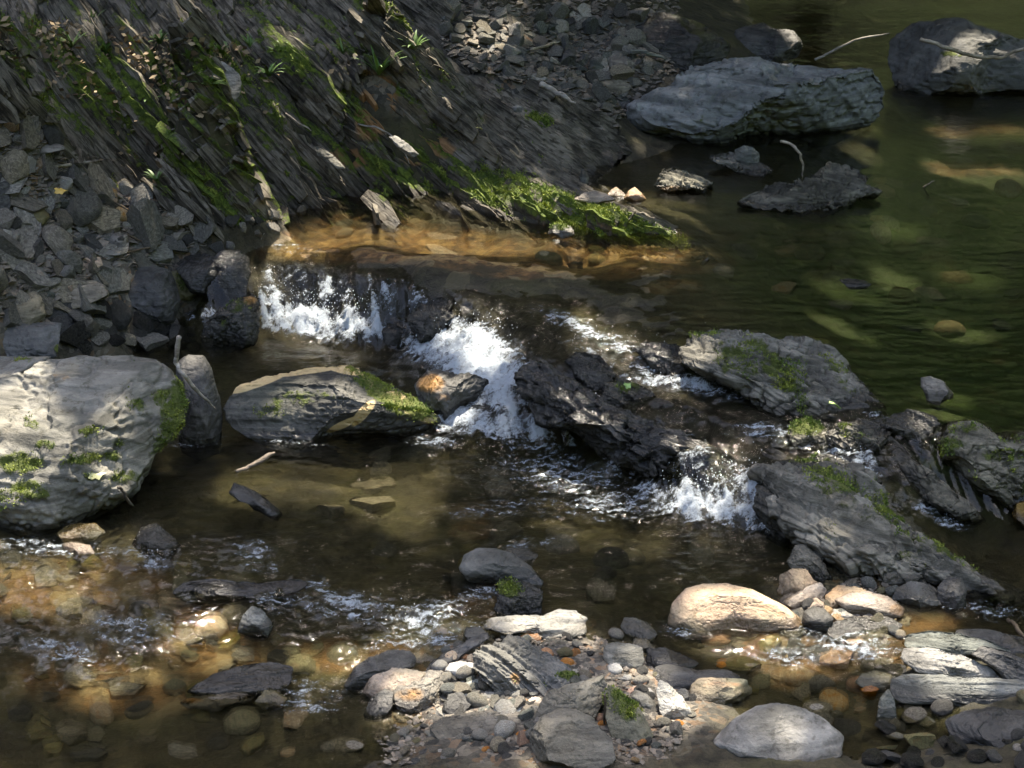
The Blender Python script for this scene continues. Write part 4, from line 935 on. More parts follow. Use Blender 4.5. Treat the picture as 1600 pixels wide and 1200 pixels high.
stone('slab', 'red brown sliver beside the narrow white stone', 'slab', [(974, 1086), (984, 1076), (996, 1073), (994, 1080), (980, 1088)], M['orange'], .4, .8, 3, 4)
stone('boulder', 'rough block with a white top edge at the front of the centre bar', 'boulder', [(830, 1118), (845, 1094), (858, 1078), (885, 1072), (920, 1064), (944, 1058), (948, 1072), (942, 1100), (930, 1118), (890, 1130), (850, 1130)], M['slate'], .7, .45, 5, 9, .5, .8, ns=.07, stain=[])
stone('boulder', 'mossy leaning slab at the front of the centre bar', 'boulder', [(944, 1085), (952, 1072), (968, 1082), (1000, 1108), (1020, 1140), (1015, 1160), (960, 1160), (945, 1120)], M['olive'], .6, .6, 5, 5, ns=.03, moss=[(975, 1100, 34, 20, 40, .75), (960, 1082, 10, 10, 0, .5)])
stone('boulder', 'smooth grey boulder cut by the lower edge of the centre bar', 'boulder', [(825, 1150), (845, 1124), (872, 1112), (900, 1112), (930, 1126), (955, 1150), (960, 1180), (890, 1200), (835, 1190)], M['slate'], .8, .6, 5, 4, ns=.03)
stone('slab', 'striped brown slab at the lower left of the centre bar', 'slab', [(668, 1136), (690, 1122), (740, 1114), (800, 1112), (835, 1122), (830, 1150), (760, 1165), (690, 1160)], M['slate_brown'], .5, 1.1, 5, 6, strata=(-10, 40, .006))
stone('cobble', 'small ochre cobble next to the rough block', 'cobble', [(824, 1100), (828, 1092), (842, 1090), (848, 1098), (840, 1108), (828, 1108)], M['tan'], .8, .6, 3, 3)
stone('cobble', 'blue green cobble at the foot of the pebble pile', 'cobble', [(785, 1110), (795, 1103), (820, 1102), (826, 1110), (812, 1118), (792, 1118)], M['bluegrey'], .7, .8, 4, 3)
for i_, (cx_, cy_, a_, b_, mt_, lab) in enumerate([(960, 1046, 12, 9, 'white', 'white pebble, largest of those under the block shaped cobble'), (979, 1044, 10, 8, 'tan', 'cream pebble second from the left under the block shaped cobble'), (990, 1052, 8, 7, 'tan', 'bright yellow pebble under the block shaped cobble'), (1004, 1048, 9, 7, 'pink', 'pink pebble under the dark angular slab'), (1014, 1052, 7, 6, 'tan', 'tiny tan pebble under the dark angular slab'), (976, 1060, 12, 6, 'pale', 'flat cream pebble in the orange wet sand'), (999, 1066, 12, 6, 'orange', 'wet orange pebble in the sand left of the black slate finger')]):
    stone('pebble', lab, 'pebble', [(cx_ + a_ * math.cos(q) * (1 + .12 * math.sin(3 * q + i_)), cy_ + b_ * math.sin(q)) for q in np.linspace(0, 6.1, 9)], M[mt_], .8, .7, 3, 4)
# --- tan group on the right
stone('boulder', 'large smooth boulder with a pink orange back in the lower pool', 'boulder', [(1041, 972), (1050, 945), (1072, 922), (1100, 915), (1140, 914), (1180, 924), (1220, 944), (1250, 964), (1252, 978), (1185, 980), (1130, 985), (1070, 985)], M['pink'], .8, .65, 6, 2, .8, .95, ns=.025, drop=.04, extra=[(.1, -.25, .96, .62)], stain=[(1200, 950, 50, 16, 25, .4)])
stone('stone', 'rough pinkish rock at the top of the tan stones', 'stone', [(1214, 928), (1220, 900), (1238, 888), (1262, 890), (1276, 912), (1262, 928), (1235, 936)], M['pink'], .8, .6, 4, 7)
stone('slab', 'long tan stone lying under the rough pinkish rock', 'slab', [(1214, 944), (1225, 932), (1260, 918), (1285, 912), (1293, 922), (1285, 936), (1258, 950), (1232, 952)], M['tan'], .7, .7, 4, 5)
stone('stone', 'small pointed pink stone above the dark round cobble', 'stone', [(1258, 958), (1264, 940), (1276, 934), (1288, 942), (1292, 958), (1275, 962)], M['pink'], .8, .5, 4, 6)
stone('cobble', 'dark round cobble in front of the tan stones', 'cobble', [(1252, 972), (1256, 956), (1272, 948), (1290, 952), (1301, 966), (1292, 982), (1268, 984)], M['dark'], .9, .5, 4, 2, ns=.02)
stone('stone', 'arched cream stone behind the big tan cobble', 'stone', [(1286, 948), (1290, 930), (1312, 916), (1340, 917), (1358, 924), (1340, 932), (1310, 938), (1298, 954)], M['tan'], .6, .7, 4, 5)
stone('boulder', 'big smooth tan cobble, brightest of the sunlit tan stones', 'boulder', [(1304, 938), (1330, 928), (1360, 925), (1388, 932), (1412, 950), (1410, 962), (1370, 966), (1340, 966), (1318, 954)], M['tan'], .75, .7, 5, 3, ns=.025, stain=[(1400, 952, 16, 12, 0, .5)])
stone('stone', 'small white stone between the dark round and the tan cobble', 'stone', [(1296, 960), (1304, 952), (1322, 955), (1334, 962), (1322, 970), (1302, 970)], M['white'], .7, .7, 4, 6)
stone('slab', 'wet black slab in front of the tan stones', 'slab', [(1290, 988), (1300, 974), (1340, 966), (1390, 966), (1412, 976), (1400, 988), (1345, 996), (1305, 998)], M['wet'], .5, 1.1, 5, 6, drop=.015)
stone('slab', 'low slate awash left of the wet black slab', 'slab', [(1216, 988), (1235, 981), (1275, 980), (1300, 984), (1280, 992), (1235, 996)], M['dark'], .35, 1.4, 4, 4, drop=.015)
stone('boulder', 'humped grey rock right of the tan stones', 'boulder', [(1392, 938), (1402, 920), (1428, 909), (1455, 914), (1470, 924), (1475, 942), (1440, 948), (1408, 948)], M['boulder_dark'], .8, .6, 5, 4, ns=.04, drop=.02)
stone('boulder', 'dark rock in the water right of the humped grey rock', 'boulder', [(1464, 940), (1466, 918), (1485, 902), (1505, 904), (1510, 925), (1506, 942), (1485, 950)], M['dark'], .8, .5, 4, 6, drop=.02)
# --- lower right slates
stone('slab', 'uppermost pale green slate of the lower right stack', 'slab', [(1412, 1010), (1416, 994), (1455, 987), (1500, 990), (1545, 1000), (1578, 1016), (1560, 1022), (1500, 1018), (1450, 1018)], M['bluegrey'], .5, .9, 5, 5, strata=(8, 50, .006), zoff=.03)
stone('slab', 'weathered yellow grey slate in the middle of the lower right stack', 'slab', [(1408, 1032), (1415, 1014), (1460, 1015), (1505, 1022), (1550, 1044), (1560, 1056), (1530, 1062), (1480, 1056), (1430, 1048)], M['slate'], .5, .9, 5, 5, strata=(12, 50, .006), zoff=.02)
stone('slab', 'longest blue grey slate at the bottom of the lower right stack', 'slab', [(1388, 1082), (1395, 1062), (1430, 1055), (1500, 1056), (1570, 1062), (1660, 1068), (1660, 1096), (1560, 1100), (1470, 1098), (1405, 1096)], M['bluegrey'], .6, .7, 5, 5, strata=(4, 50, .006))
stone('slab', 'dark slate behind the lower right stack', 'slab', [(1490, 1000), (1500, 986), (1550, 986), (1610, 1000), (1640, 1020), (1590, 1024), (1540, 1010)], M['dark'], .4, 1.1, 4, 5)
stone('slab', 'ribbed dark slate dipping out of the right edge', 'slab', [(1520, 1024), (1540, 1012), (1580, 1020), (1650, 1050), (1650, 1074), (1590, 1070), (1560, 1050)], M['dark'], .5, .8, 5, 5, strata=(28, 60, .006), zoff=.01)
stone('cobble', 'olive oval cobble left of the lower right stack', 'cobble', [(1334, 1064), (1345, 1052), (1370, 1049), (1394, 1055), (1398, 1068), (1380, 1078), (1350, 1076)], M['olive'], .8, .7, 4, 2, ns=.025, drop=.01)
stone('cobble', 'small orange pebble in front of the olive oval cobble', 'pebble', [(1343, 1078), (1350, 1068), (1366, 1068), (1374, 1076), (1365, 1084), (1350, 1083)], M['orange'], .8, .6, 3, 3)
stone('stone', 'blue white upright stone in the water below the longest slate', 'stone', [(1368, 1118), (1376, 1092), (1390, 1078), (1398, 1092), (1400, 1118), (1385, 1130)], M['bluegrey'], .7, .4, 4, 7, drop=.02)
stone('boulder', 'pale round boulder cut by the lower edge right of the centre', 'boulder', [(1110, 1158), (1145, 1128), (1185, 1108), (1220, 1103), (1255, 1108), (1288, 1124), (1318, 1150), (1310, 1172), (1220, 1182), (1140, 1176)], M['slate'], .85, .9, 5, 4, ns=.03)
stone('slab', 'drowned reddish plate in the riffle left of the lower right stack', 'slab', [(1360, 1036), (1372, 1027), (1395, 1030), (1406, 1038), (1390, 1044), (1368, 1042)], M['pink'], .4, 1.3, 4, 5, drop=.01)
stone('boulder', 'dark slab at the lower right corner under the longest slate', 'boulder', [(1480, 1130), (1510, 1116), (1560, 1108), (1640, 1120), (1650, 1160), (1560, 1170), (1490, 1160)], M['dark'], .6, .8, 4, 6)

# ------------------------------------------------------------------ loose stones: each one an object, copied from a few shapes
def proto(kind, i):
    rr_ = np.random.default_rng(900 + i * 13 + hash_(kind) % 1000)
    S, Fc = ico(4)
    if kind == 'shard':
        th_ = rr_.uniform(.10, .22)
        ex = [(rr_.normal() * .12, rr_.normal() * .12, 1, th_), (rr_.normal() * .12, rr_.normal() * .12, -1, th_)]
        a0 = rr_.uniform(0, 6)
        for j in range(5): ex.append((math.cos(a0 + j * 1.26 + rr_.normal() * .25), math.sin(a0 + j * 1.26 + rr_.normal() * .25), rr_.normal() * .25, rr_.uniform(.5, .85)))
        S = facet(S, rr_, 1, .7, .9, ex, 1.0); sc_v = (1, rr_.uniform(.5, .8), 1)
    elif kind == 'chunk':
        S = facet(S, rr_, 9, .42, .75, (), 1.0); sc_v = (1, rr_.uniform(.65, .9), rr_.uniform(.5, .8))
    else:
        S = facet(S, rr_, 3, .7, .92, (), .9); sc_v = (1, rr_.uniform(.6, .9), rr_.uniform(.4, .65))
    V = S * np.array(sc_v)
    o_ = rr_.uniform(0, 40, 3)
    V = V * (1 + (fbm(V[:, 0] * 1.7 + o_[0], V[:, 1] * 1.7 + o_[1], V[:, 2] * 3 + o_[2], i, 4, .55) - .5) * (.34 if kind != 'cobble' else .2))[:, None]
    V /= np.abs(V[:, :2]).max()
    me_o = mesh_obj('stone_shape', V, Fc, M['slate'], sharp=35)
    me = me_o.data
    bpy.data.objects.remove(me_o)
    return me, float(V[:, 2].max() - V[:, 2].min())


PROTO = {k_: [proto(k_, i) for i in range(n_)] for k_, n_ in (('shard', 12), ('chunk', 9), ('cobble', 8))}
e_ = .06


def scatter(region, n, size, kinds, mats, names, where, group, seed, gap=.62, lift=.25, tilt=.25, zmin=None, under=False, power=2.0, name='pebble'):
    r_ = np.random.default_rng(seed)
    reg = np.array(region, float)
    lo_, hi_ = reg.min(0), reg.max(0)
    cand = r_.uniform(lo_, hi_, (n * 60, 2))
    cand = cand[inpoly(cand[:, 0], cand[:, 1], [tuple(q) for q in region])]
    sz = size[0] + (size[1] - size[0]) * r_.random(len(cand)) ** power
    order = np.argsort(-sz[:n * 3]); got = []
    for i in list(order):
        if len(got) >= n: break
        ok = True
        for j in got:
            dx, dy = cand[i] - cand[j]
            if dx * dx + (dy * 1.9) ** 2 < (gap * (sz[i] + sz[j])) ** 2: ok = False; break
        if ok: got.append(i)
    Pm = march(cand[got][:, 0], cand[got][:, 1], water=False)
    for i, Pp in zip(got, Pm):
        wl_ = float(W0(Pp[0], Pp[1]))
        mpp = ((Pp - CP) @ FW) * TH / 800
        s_ = sz[i] * mpp
        kd = kinds[r_.integers(len(kinds))]
        me, hgt_ = PROTO[kd][r_.integers(len(PROTO[kd]))]
        z_ = Pp[2] + s_ * hgt_ * lift
        flat = 1.0
        if under:
            if Pp[2] > wl_ - .01: continue
            flat = min(1.0, max(.25, (wl_ - Pp[2]) / max(.001, s_ * hgt_ * (.5 + lift)) * .9))
            z_ = Pp[2] + s_ * hgt_ * lift * flat
        elif zmin is not None and z_ < wl_ + zmin: continue
        gx = (T0(Pp[0] + e_, Pp[1]) - T0(Pp[0] - e_, Pp[1])) / (2 * e_); gy = (T0(Pp[0], Pp[1] + e_) - T0(Pp[0], Pp[1] - e_)) / (2 * e_)
        nrm = Vector((-float(gx) * .8 + r_.normal() * tilt, -float(gy) * .8 + r_.normal() * tilt, 1)).normalized()
        mt_ = mats[r_.integers(len(mats))]
        nm, lab = names[mt_] if isinstance(names, dict) else names
        ob = bpy.data.objects.new(name, me)
        COL.objects.link(ob)
        Mx = nrm.to_track_quat('Z', 'Y').to_matrix().to_4x4() @ Matrix.Rotation(r_.uniform(0, 6.28), 4, 'Z')
        ob.matrix_world = Matrix.Translation((Pp[0], Pp[1], z_)) @ Mx @ Matrix.Diagonal((s_, s_, s_ * flat * r_.uniform(.8, 1.15), 1))
        ob.material_slots[0].link = 'OBJECT'; ob.material_slots[0].material = M[mt_]
        tag(ob, lab + ' ' + where, 'stone', group + ', ' + lab)


LOOK = {'slate': ('slate_shard', 'loose grey slate shard'), 'slate_brown': ('slate_shard', 'loose brown grey slate shard'), 'bluegrey': ('slate_shard', 'loose blue grey slate piece'), 'dark': ('slate_shard', 'loose dark slate piece'),
        'pale': ('pebble', 'loose pale stone'), 'tan': ('pebble', 'loose tan stone'), 'pink': ('pebble', 'loose pinkish stone'), 'orange': ('pebble', 'orange stone'), 'olive': ('pebble', 'olive stone'), 'white': ('pebble', 'small white quartz stone'), 'wet': ('pebble', 'black wet stone')}
SCREE = [(-60, 120), (40, 170), (85, 225), (115, 268), (165, 292), (230, 312), (325, 358), (330, 385), (260, 395), (250, 412), (185, 420), (175, 470), (130, 505), (98, 505), (0, 500), (-60, 510)]
scatter(SCREE, 95, (18, 40), ['shard', 'shard', 'shard', 'chunk'], ['slate', 'slate', 'slate_brown', 'slate_brown', 'slate_brown', 'dark'], LOOK, 'in the scree below the mossy bank', 'scree stones', 21, .50, .30, .22, zmin=.01, name='slate_shard')
scatter(SCREE, 150, (6, 17), ['shard', 'shard', 'chunk', 'cobble'], ['slate', 'slate_brown', 'slate_brown', 'dark', 'bluegrey', 'pale', 'tan'], LOOK, 'in the scree below the mossy bank', 'scree stones', 22, .55, .45, .3, zmin=.01, name='slate_shard')
scatter([(95, 480), (170, 470), (190, 505), (270, 510), (310, 525), (300, 560), (240, 552), (100, 550)], 34, (10, 26), ['chunk', 'cobble', 'shard'], ['dark', 'wet', 'slate_brown'], LOOK, 'in the dark gap behind the big pale boulder', 'stones in the gap', 23, .55, .3, .2, name='loose_stone')
scatter([(300, 360), (350, 350), (480, 333), (480, 345), (390, 385), (330, 395)], 18, (5, 14), ['chunk', 'shard'], ['dark', 'slate_brown'], LOOK, 'at the waterline under the bank', 'stones under the bank', 24, .55, .3, .2, name='loose_stone')
scatter([(690, 20), (1000, 20), (1050, 60), (1030, 112), (985, 150), (965, 185), (905, 152), (830, 132), (740, 106), (695, 70)], 230, (4, 19), ['shard', 'shard', 'shard', 'shard', 'chunk'], ['slate', 'slate', 'slate', 'bluegrey', 'bluegrey', 'pale', 'slate_brown', 'slate_brown', 'dark'], LOOK, 'on the far gravel bar', 'gravel bar stones', 25, .5, .4, .25, zmin=.01, name='gravel_stone')
scatter([(560, 1088), (660, 1050), (700, 1015), (760, 990), (950, 992), (1000, 1000), (1090, 1050), (1090, 1120), (1040, 1190), (650, 1195), (560, 1150)], 230, (4, 15), ['cobble', 'cobble', 'chunk', 'shard'], ['slate', 'dark', 'bluegrey', 'pale', 'tan', 'slate_brown', 'olive', 'orange'], LOOK, 'on the cobble bar at the front', 'front bar stones', 26, .45, .35, .2, zmin=.0)
scatter([(690, 1060), (830, 1060), (850, 1130), (820, 1190), (690, 1150)], 55, (9, 20), ['cobble', 'shard', 'shard'], ['slate', 'bluegrey', 'pale', 'slate_brown', 'dark'], LOOK, 'in the pebble pile of the front bar', 'front bar stones', 36, .5, .6, .25, zmin=.0)
scatter([(1215, 900), (1300, 895), (1420, 885), (1500, 920), (1500, 950), (1400, 1000), (1210, 990)], 60, (5, 15), ['cobble', 'chunk'], ['dark', 'olive', 'slate_brown', 'bluegrey', 'tan'], LOOK, 'around the sunlit tan stones', 'stones around the tan group', 27, .55, .35, .2, zmin=.0, name='loose_stone')
scatter([(1380, 1085), (1640, 1085), (1640, 1200), (1330, 1200), (1400, 1120)], 40, (8, 24), ['cobble', 'chunk', 'shard'], ['dark', 'wet', 'slate_brown', 'olive'], LOOK, 'in the shadow under the lower right slates', 'stones under the slates', 28, .55, .3, .2, name='loose_stone')
SUB = {'orange': ('cobble', 'orange cobble'), 'olive': ('cobble', 'olive cobble'), 'slate_brown': ('cobble', 'brown cobble'), 'tan': ('cobble', 'tan cobble'), 'dark': ('cobble', 'dark cobble'), 'pink': ('cobble', 'pinkish cobble')}
scatter([(-20, 850), (250, 860), (560, 960), (600, 1010), (540, 1060), (560, 1190), (-20, 1190)], 95, (9, 34), ['shard', 'shard', 'shard', 'cobble'], ['olive', 'olive', 'slate_brown', 'slate_brown', 'dark', 'dark', 'tan'], SUB, 'under the shallow riffle on the left', 'drowned stones on the left', 29, .6, .1, .12, under=True, name='cobble')
scatter([(1080, 1000), (1250, 1000), (1400, 1000), (1400, 1060), (1370, 1190), (1090, 1190), (1180, 1100)], 55, (10, 32), ['cobble', 'shard'], ['orange', 'olive', 'slate_brown', 'dark', 'tan'], SUB, 'under the clear water right of the front bar', 'drowned stones on the right', 30, .6, .1, .12, under=True, name='cobble')
scatter([(400, 700), (900, 720), (1200, 880), (1030, 960), (700, 930), (400, 850)], 20, (12, 40), ['cobble', 'shard'], ['olive', 'slate_brown', 'dark', 'dark'], SUB, 'on the bed of the lower pool', 'drowned stones of the lower pool', 31, .6, .1, .12, under=True, name='cobble')
scatter([(480, 360), (1060, 410), (1300, 360), (1600, 240), (1600, 640), (1400, 560), (1200, 490), (900, 460), (560, 410)], 30, (10, 30), ['cobble', 'shard'], ['olive', 'olive', 'slate_brown', 'dark', 'tan'], SUB, 'on the bed of the upper pool', 'drowned stones of the upper pool', 32, .6, .1, .12, under=True, name='cobble')
scatter([(1215, 660), (1400, 690), (1380, 740), (1220, 735)], 14, (8, 20), ['chunk'], ['wet', 'dark'], LOOK, 'in the rapid between the two outcrops', 'stones of the rapid', 33, .6, .2, .2, name='loose_stone')


# grit and broken slate between the stones: nobody could count it
def grit(label, region, n, size, seed, mat):
    r_ = np.random.default_rng(seed)
    reg = np.array(region, float)
    q = r_.uniform(reg.min(0), reg.max(0), (n * 4, 2)); q = q[inpoly(q[:, 0], q[:, 1], [tuple(v) for v in region])][:n]
    P_ = march(q[:, 0], q[:, 1], False)
    P_ = P_[P_[:, 2] > W0(P_[:, 0], P_[:, 1]) - .02]
    n = len(P_)
    base_ = np.array([[1, .1, .1], [.3, .9, 0], [-.8, .6, .15], [-.9, -.5, 0], [.2, -.9, .1], [.1, .1, .45], [-.1, 0, -.4]])
    fc_ = np.array([[0, 1, 5], [1, 2, 5], [2, 3, 5], [3, 4, 5], [4, 0, 5], [1, 0, 6], [2, 1, 6], [3, 2, 6], [4, 3, 6], [0, 4, 6]])
    an = r_.uniform(0, 6.28, n); ca, sa_ = np.cos(an), np.sin(an)
    s_ = (size[0] + (size[1] - size[0]) * r_.random(n) ** 2)[:, None]
    B_ = base_[None] * (1 + .5 * (r_.random((n, 7, 3)) - .5))
    B_[..., 2] += B_[..., 0] * r_.normal(0, .25, (n, 1)) + B_[..., 1] * r_.normal(0, .25, (n, 1))
    V = np.stack([B_[..., 0] * ca[:, None] - B_[..., 1] * sa_[:, None], B_[..., 0] * sa_[:, None] + B_[..., 1] * ca[:, None], B_[..., 2]], -1) * s_[..., None] + P_[:, None] + np.array([0, 0, .004])
    o_ = mesh_obj('grit', V.reshape(-1, 3), (fc_[None] + (np.arange(n) * 7)[:, None, None]).reshape(-1, 3), mat, smooth=False)
    tag(o_, label, 'grit', kind='stuff')


mg = NT('grit'); ig_ = mg.n('ShaderNodeNewGeometry').outputs['Random Per Island']
gtc = mg.noise(mg.n('ShaderNodeTexCoord').outputs['Object'], 60, 4, .7)
wn_ = mg.n('ShaderNodeTexWhiteNoise', noise_dimensions='1D'); mg.l(ig_, wn_.inputs['W'])
mg.bsdf(mg.mix(mg.rng(gtc, .3, .7), mg.mix(wn_.outputs[0], (.035, .032, .026), (.22, .20, .165)), mg.mix(wn_.outputs[1], (.06, .055, .045), (.28, .22, .16))), .8)
grit('fine slate grit and splinters between the scree stones', SCREE, 5200, (.006, .028), 71, mg.m)
grit('fine slate grit of the far gravel bar', [(690, -20), (1060, -20), (1060, 110), (985, 160), (965, 200), (905, 160), (830, 135), (740, 110), (690, 75)], 4200, (.006, .03), 72, mg.m)
grit('small gravel between the cobbles of the front bar', [(560, 1088), (660, 1050), (760, 992), (950, 995), (1090, 1050), (1090, 1120), (1040, 1195), (600, 1195)], 3200, (.004, .014), 73, mg.m)
grit('small gravel around the sunlit tan stones', [(1215, 900), (1300, 890), (1420, 885), (1500, 925), (1400, 1000), (1210, 990)], 1000, (.004, .014), 74, mg.m)


# ------------------------------------------------------------------ sticks, leaves and plants
def tube(name, label, cat, pts, r0, r1, mat, lift=.02, bend=.0, group=None, zs=None):
    pts = np.array(pts, float)
    Pp = march(pts[:, 0], pts[:, 1]) if zs is None else at(pts[:, 0], pts[:, 1], np.array(zs, float))
    Pp = Pp + np.array([0, 0, lift]) if zs is None else Pp
    tq = np.linspace(0, len(Pp) - 1, 8 * (len(Pp) - 1) + 1)
    C2 = np.stack([np.interp(tq, np.arange(len(Pp)), Pp[:, k_]) for k_ in range(3)], -1)
    for _ in range(3): C2[1:-1] = (C2[:-2] + 2 * C2[1:-1] + C2[2:]) / 4
    wob = np.stack([fbm(tq * 1.3, 7.1 + k_, seed=hash_(label) % 89 + k_, oct=4, gain=.65) - .5 for k_ in range(3)], -1) * r0 * 2.2
    C2 = C2 + wob
    V = []; nn_ = 8
    for i, c_ in enumerate(C2):
        tg = C2[min(i + 1, len(C2) - 1)] - C2[max(i - 1, 0)]; tg /= np.linalg.norm(tg)
        a = np.cross(tg, [0.3, .2, 1]); a /= np.linalg.norm(a); b = np.cross(tg, a)
        q = i / (len(C2) - 1); rr_ = .8 * (r0 * (1 - q) + r1 * q) * (1 - .55 * max(0, q - .8) / .2) * (1 + .25 * (vnoise(i * .7, 3.3, seed=5) - .5))
        for j in range(nn_): V.append(c_ + rr_ * (math.cos(j * 2 * math.pi / nn_) * a + math.sin(j * 2 * math.pi / nn_) * b))
    L = len(C2); F_ = [[i * nn_ + j, i * nn_ + (j + 1) % nn_, (i + 1) * nn_ + (j + 1) % nn_, (i + 1) * nn_ + j] for i in range(L - 1) for j in range(nn_)]
    V += [C2[0], C2[-1]]
    for j in range(0, nn_, 2):
        F_.append([L * nn_, (j + 2) % nn_, j + 1, j]); F_.append([L * nn_ + 1, (L - 1) * nn_ + j, (L - 1) * nn_ + j + 1, (L - 1) * nn_ + (j + 2) % nn_])
    V = np.array(V); l_ = Pp[0]
    o_ = mesh_obj(name, V - l_, F_, mat, loc=tuple(l_))
    return tag(o_, label, cat, group)


tube('stick', 'bleached forked stick standing beside the upright dark stone', 'stick', [(283, 527), (277, 568), (286, 585), (310, 612), (338, 641)], .012, .007, M['drift'], zs=[.47, .36, .33, .24, .15])
tube('stick', 'pale straight stick lying high on the scree', 'stick', [(68, 273), (110, 272), (158, 265)], .008, .009, M['drift'], .04)
tube('stick', 'thin dark twig lying across the middle of the scree', 'stick', [(105, 298), (160, 320), (228, 365)], .006, .004, M['twig'], .05)
tube('stick', 'brown twig reaching from the scree to the dark boulders', 'stick', [(160, 418), (205, 408), (262, 394)], .006, .005, M['twig'], .04)
tube('stick', 'thin brown stick on the scree near the bank', 'stick', [(200, 382), (235, 396), (290, 412)], .006, .005, M['twig'], .04)
tube('driftwood', 'pale split driftwood piece at the edge of the gravel bar', 'driftwood', [(848, 147), (872, 160), (898, 178)], .022, .010, M['drift'], .05)
tube('stick', 'bent grey stick standing in the far pool before the huge boulder', 'stick', [(1219, 222), (1240, 229), (1252, 240), (1254, 258), (1252, 285)], .010, .006, M['drift'], zs=[.36, .35, .32, .26, .17])
tube('stick', 'long pale branch hanging across the dark flat topped boulder', 'branch', [(1440, 60), (1475, 75), (1520, 88), (1560, 90), (1600, 76), (1660, 50)], .014, .010, M['drift'], zs=[.62, .58, .5, .48, .52, .7])
tube('stick', 'thin branch rising from behind the huge boulder', 'branch', [(1272, 94), (1300, 80), (1340, 62), (1390, 52)], .010, .006, M['drift'], zs=[.45, .5, .55, .58])
tube('stick', 'small stub of twig sticking out below the big pale boulder', 'stick', [(187, 762), (196, 774), (208, 791)], .008, .006, M['twig'], zs=[.10, .06, -.01])
tube('stick', 'thin curved bare twig hanging over the mossy spur', 'stick', [(560, 224), (590, 228), (615, 243), (634, 268), (640, 284)], .006, .004, M['drift'], .09)
tube('stick', 'thin pale twig lying on the dark bank', 'stick', [(447, 205), (470, 222), (488, 233)], .005, .004, M['drift'], .09)
tube('stick', 'brown stick leaning on the lower right slates at the right edge', 'stick', [(1572, 988), (1585, 1003), (1606, 1024)], .008, .008, M['twig'], .05)
tube('stick', 'forked twig poking out of the green pool', 'stick', [(1444, 293), (1452, 287), (1460, 282)], .006, .004, M['drift'], zs=[.2, .23, .25])
tube('stick', 'straw thin stem lying along the big pink backed boulder', 'stick', [(1100, 978), (1150, 974), (1195, 970)], .005, .004, M['drift'], .012)
tube('stick', 'thin upright stem in front of the rough white edged block', 'stick', [(944, 1085), (946, 1110), (945, 1136)], .005, .004, M['twig'], zs=[.13, .08, .02])
tube('stick', 'drowned branch end pointing up in the lower pool', 'stick', [(372, 738), (400, 725), (430, 706)], .010, .013, M['twig'], zs=[-.01, .0, .02])
tube('stick', 'long grey stick lying on the far gravel bar', 'stick', [(830, 92), (850, 88), (872, 80)], .010, .008, M['drift'], .05)
tube('stick', 'bluish split branch lying beside the dark brown sloping boulder', 'stick', [(985, 96), (1010, 102), (1040, 110)], .016, .010, M['bluegrey'], .06)


def flat_leaf(label, x_, y_, zoff_, s_, col, rot):
    P_ = march([x_], [y_])[0]; P_ = at(np.array([x_]), np.array([y_]), np.array([P_[2] + zoff_]))[0]
    rs = np.linspace(0, 2 * math.pi, 15)[:-1]
    rad_ = 1 + .28 * np.cos(5 * rs) + .1 * np.cos(2 * rs)
    top_ = np.stack([rad_ * np.cos(rs), .8 * rad_ * np.sin(rs), .18 * np.cos(rs * 2 + 1)], -1) * s_
    V = np.vstack([[[0, 0, .0]], top_, [[0, 0, -.06 * s_]], top_ - [0, 0, .06 * s_]])
    n_ = 14; F_ = []
    for j in range(n_):
        k_ = (j + 1) % n_
        F_.append([0, 1 + j, 1 + k_]); F_.append([n_ + 1, n_ + 2 + k_, n_ + 2 + j]); F_.append([1 + j, n_ + 2 + j, n_ + 2 + k_]); F_.append([1 + j, n_ + 2 + k_, 1 + k_])
    o_ = mesh_obj('leaf', V, F_, col, loc=tuple(P_), smooth=False)
    o_.rotation_euler = (.55, .1, rot)
    tag(o_, label, 'leaf')


def leaf_mat(name, c1, c2):
    a = NT(name); a.bsdf(a.mix(a.noise(a.n('ShaderNodeTexCoord').outputs['Object'], 60, 3), c1, c2), .5); return a.m


LM = {'yellow': leaf_mat('yellow_leaf', (.4, .4, .16), (.55, .55, .3)), 'green': leaf_mat('green_leaf', (.2, .35, .08), (.35, .5, .2)), 'gold': leaf_mat('gold_leaf', (.5, .3, .05), (.6, .42, .1)), 'brown': leaf_mat('brown_leaf', (.16, .09, .05), (.34, .22, .13))}
flat_leaf('pale yellow leaf lying on the big pale boulder', 150, 741, .17, .026, LM['yellow'], .4)
flat_leaf('light green leaf lying on the mossy grey bedrock hump', 1304, 632, .10, .026, LM['green'], 2)
flat_leaf('small green leaf caught on the black ledge above the lowest fall', 980, 602, .07, .018, LM['green'], 1)
flat_leaf('golden leaf on the scree near the straight pale stick', 94, 298, .07, .022, LM['gold'], .3)
flat_leaf('orange leaf wedged at the foot of the upright grey slab on the bank', 347, 138, .10, .020, LM['gold'], 1.4)
flat_leaf('yellow leaf on the dark bank below the gravel bar', 749, 200, .08, .016, LM['yellow'], 2.4)

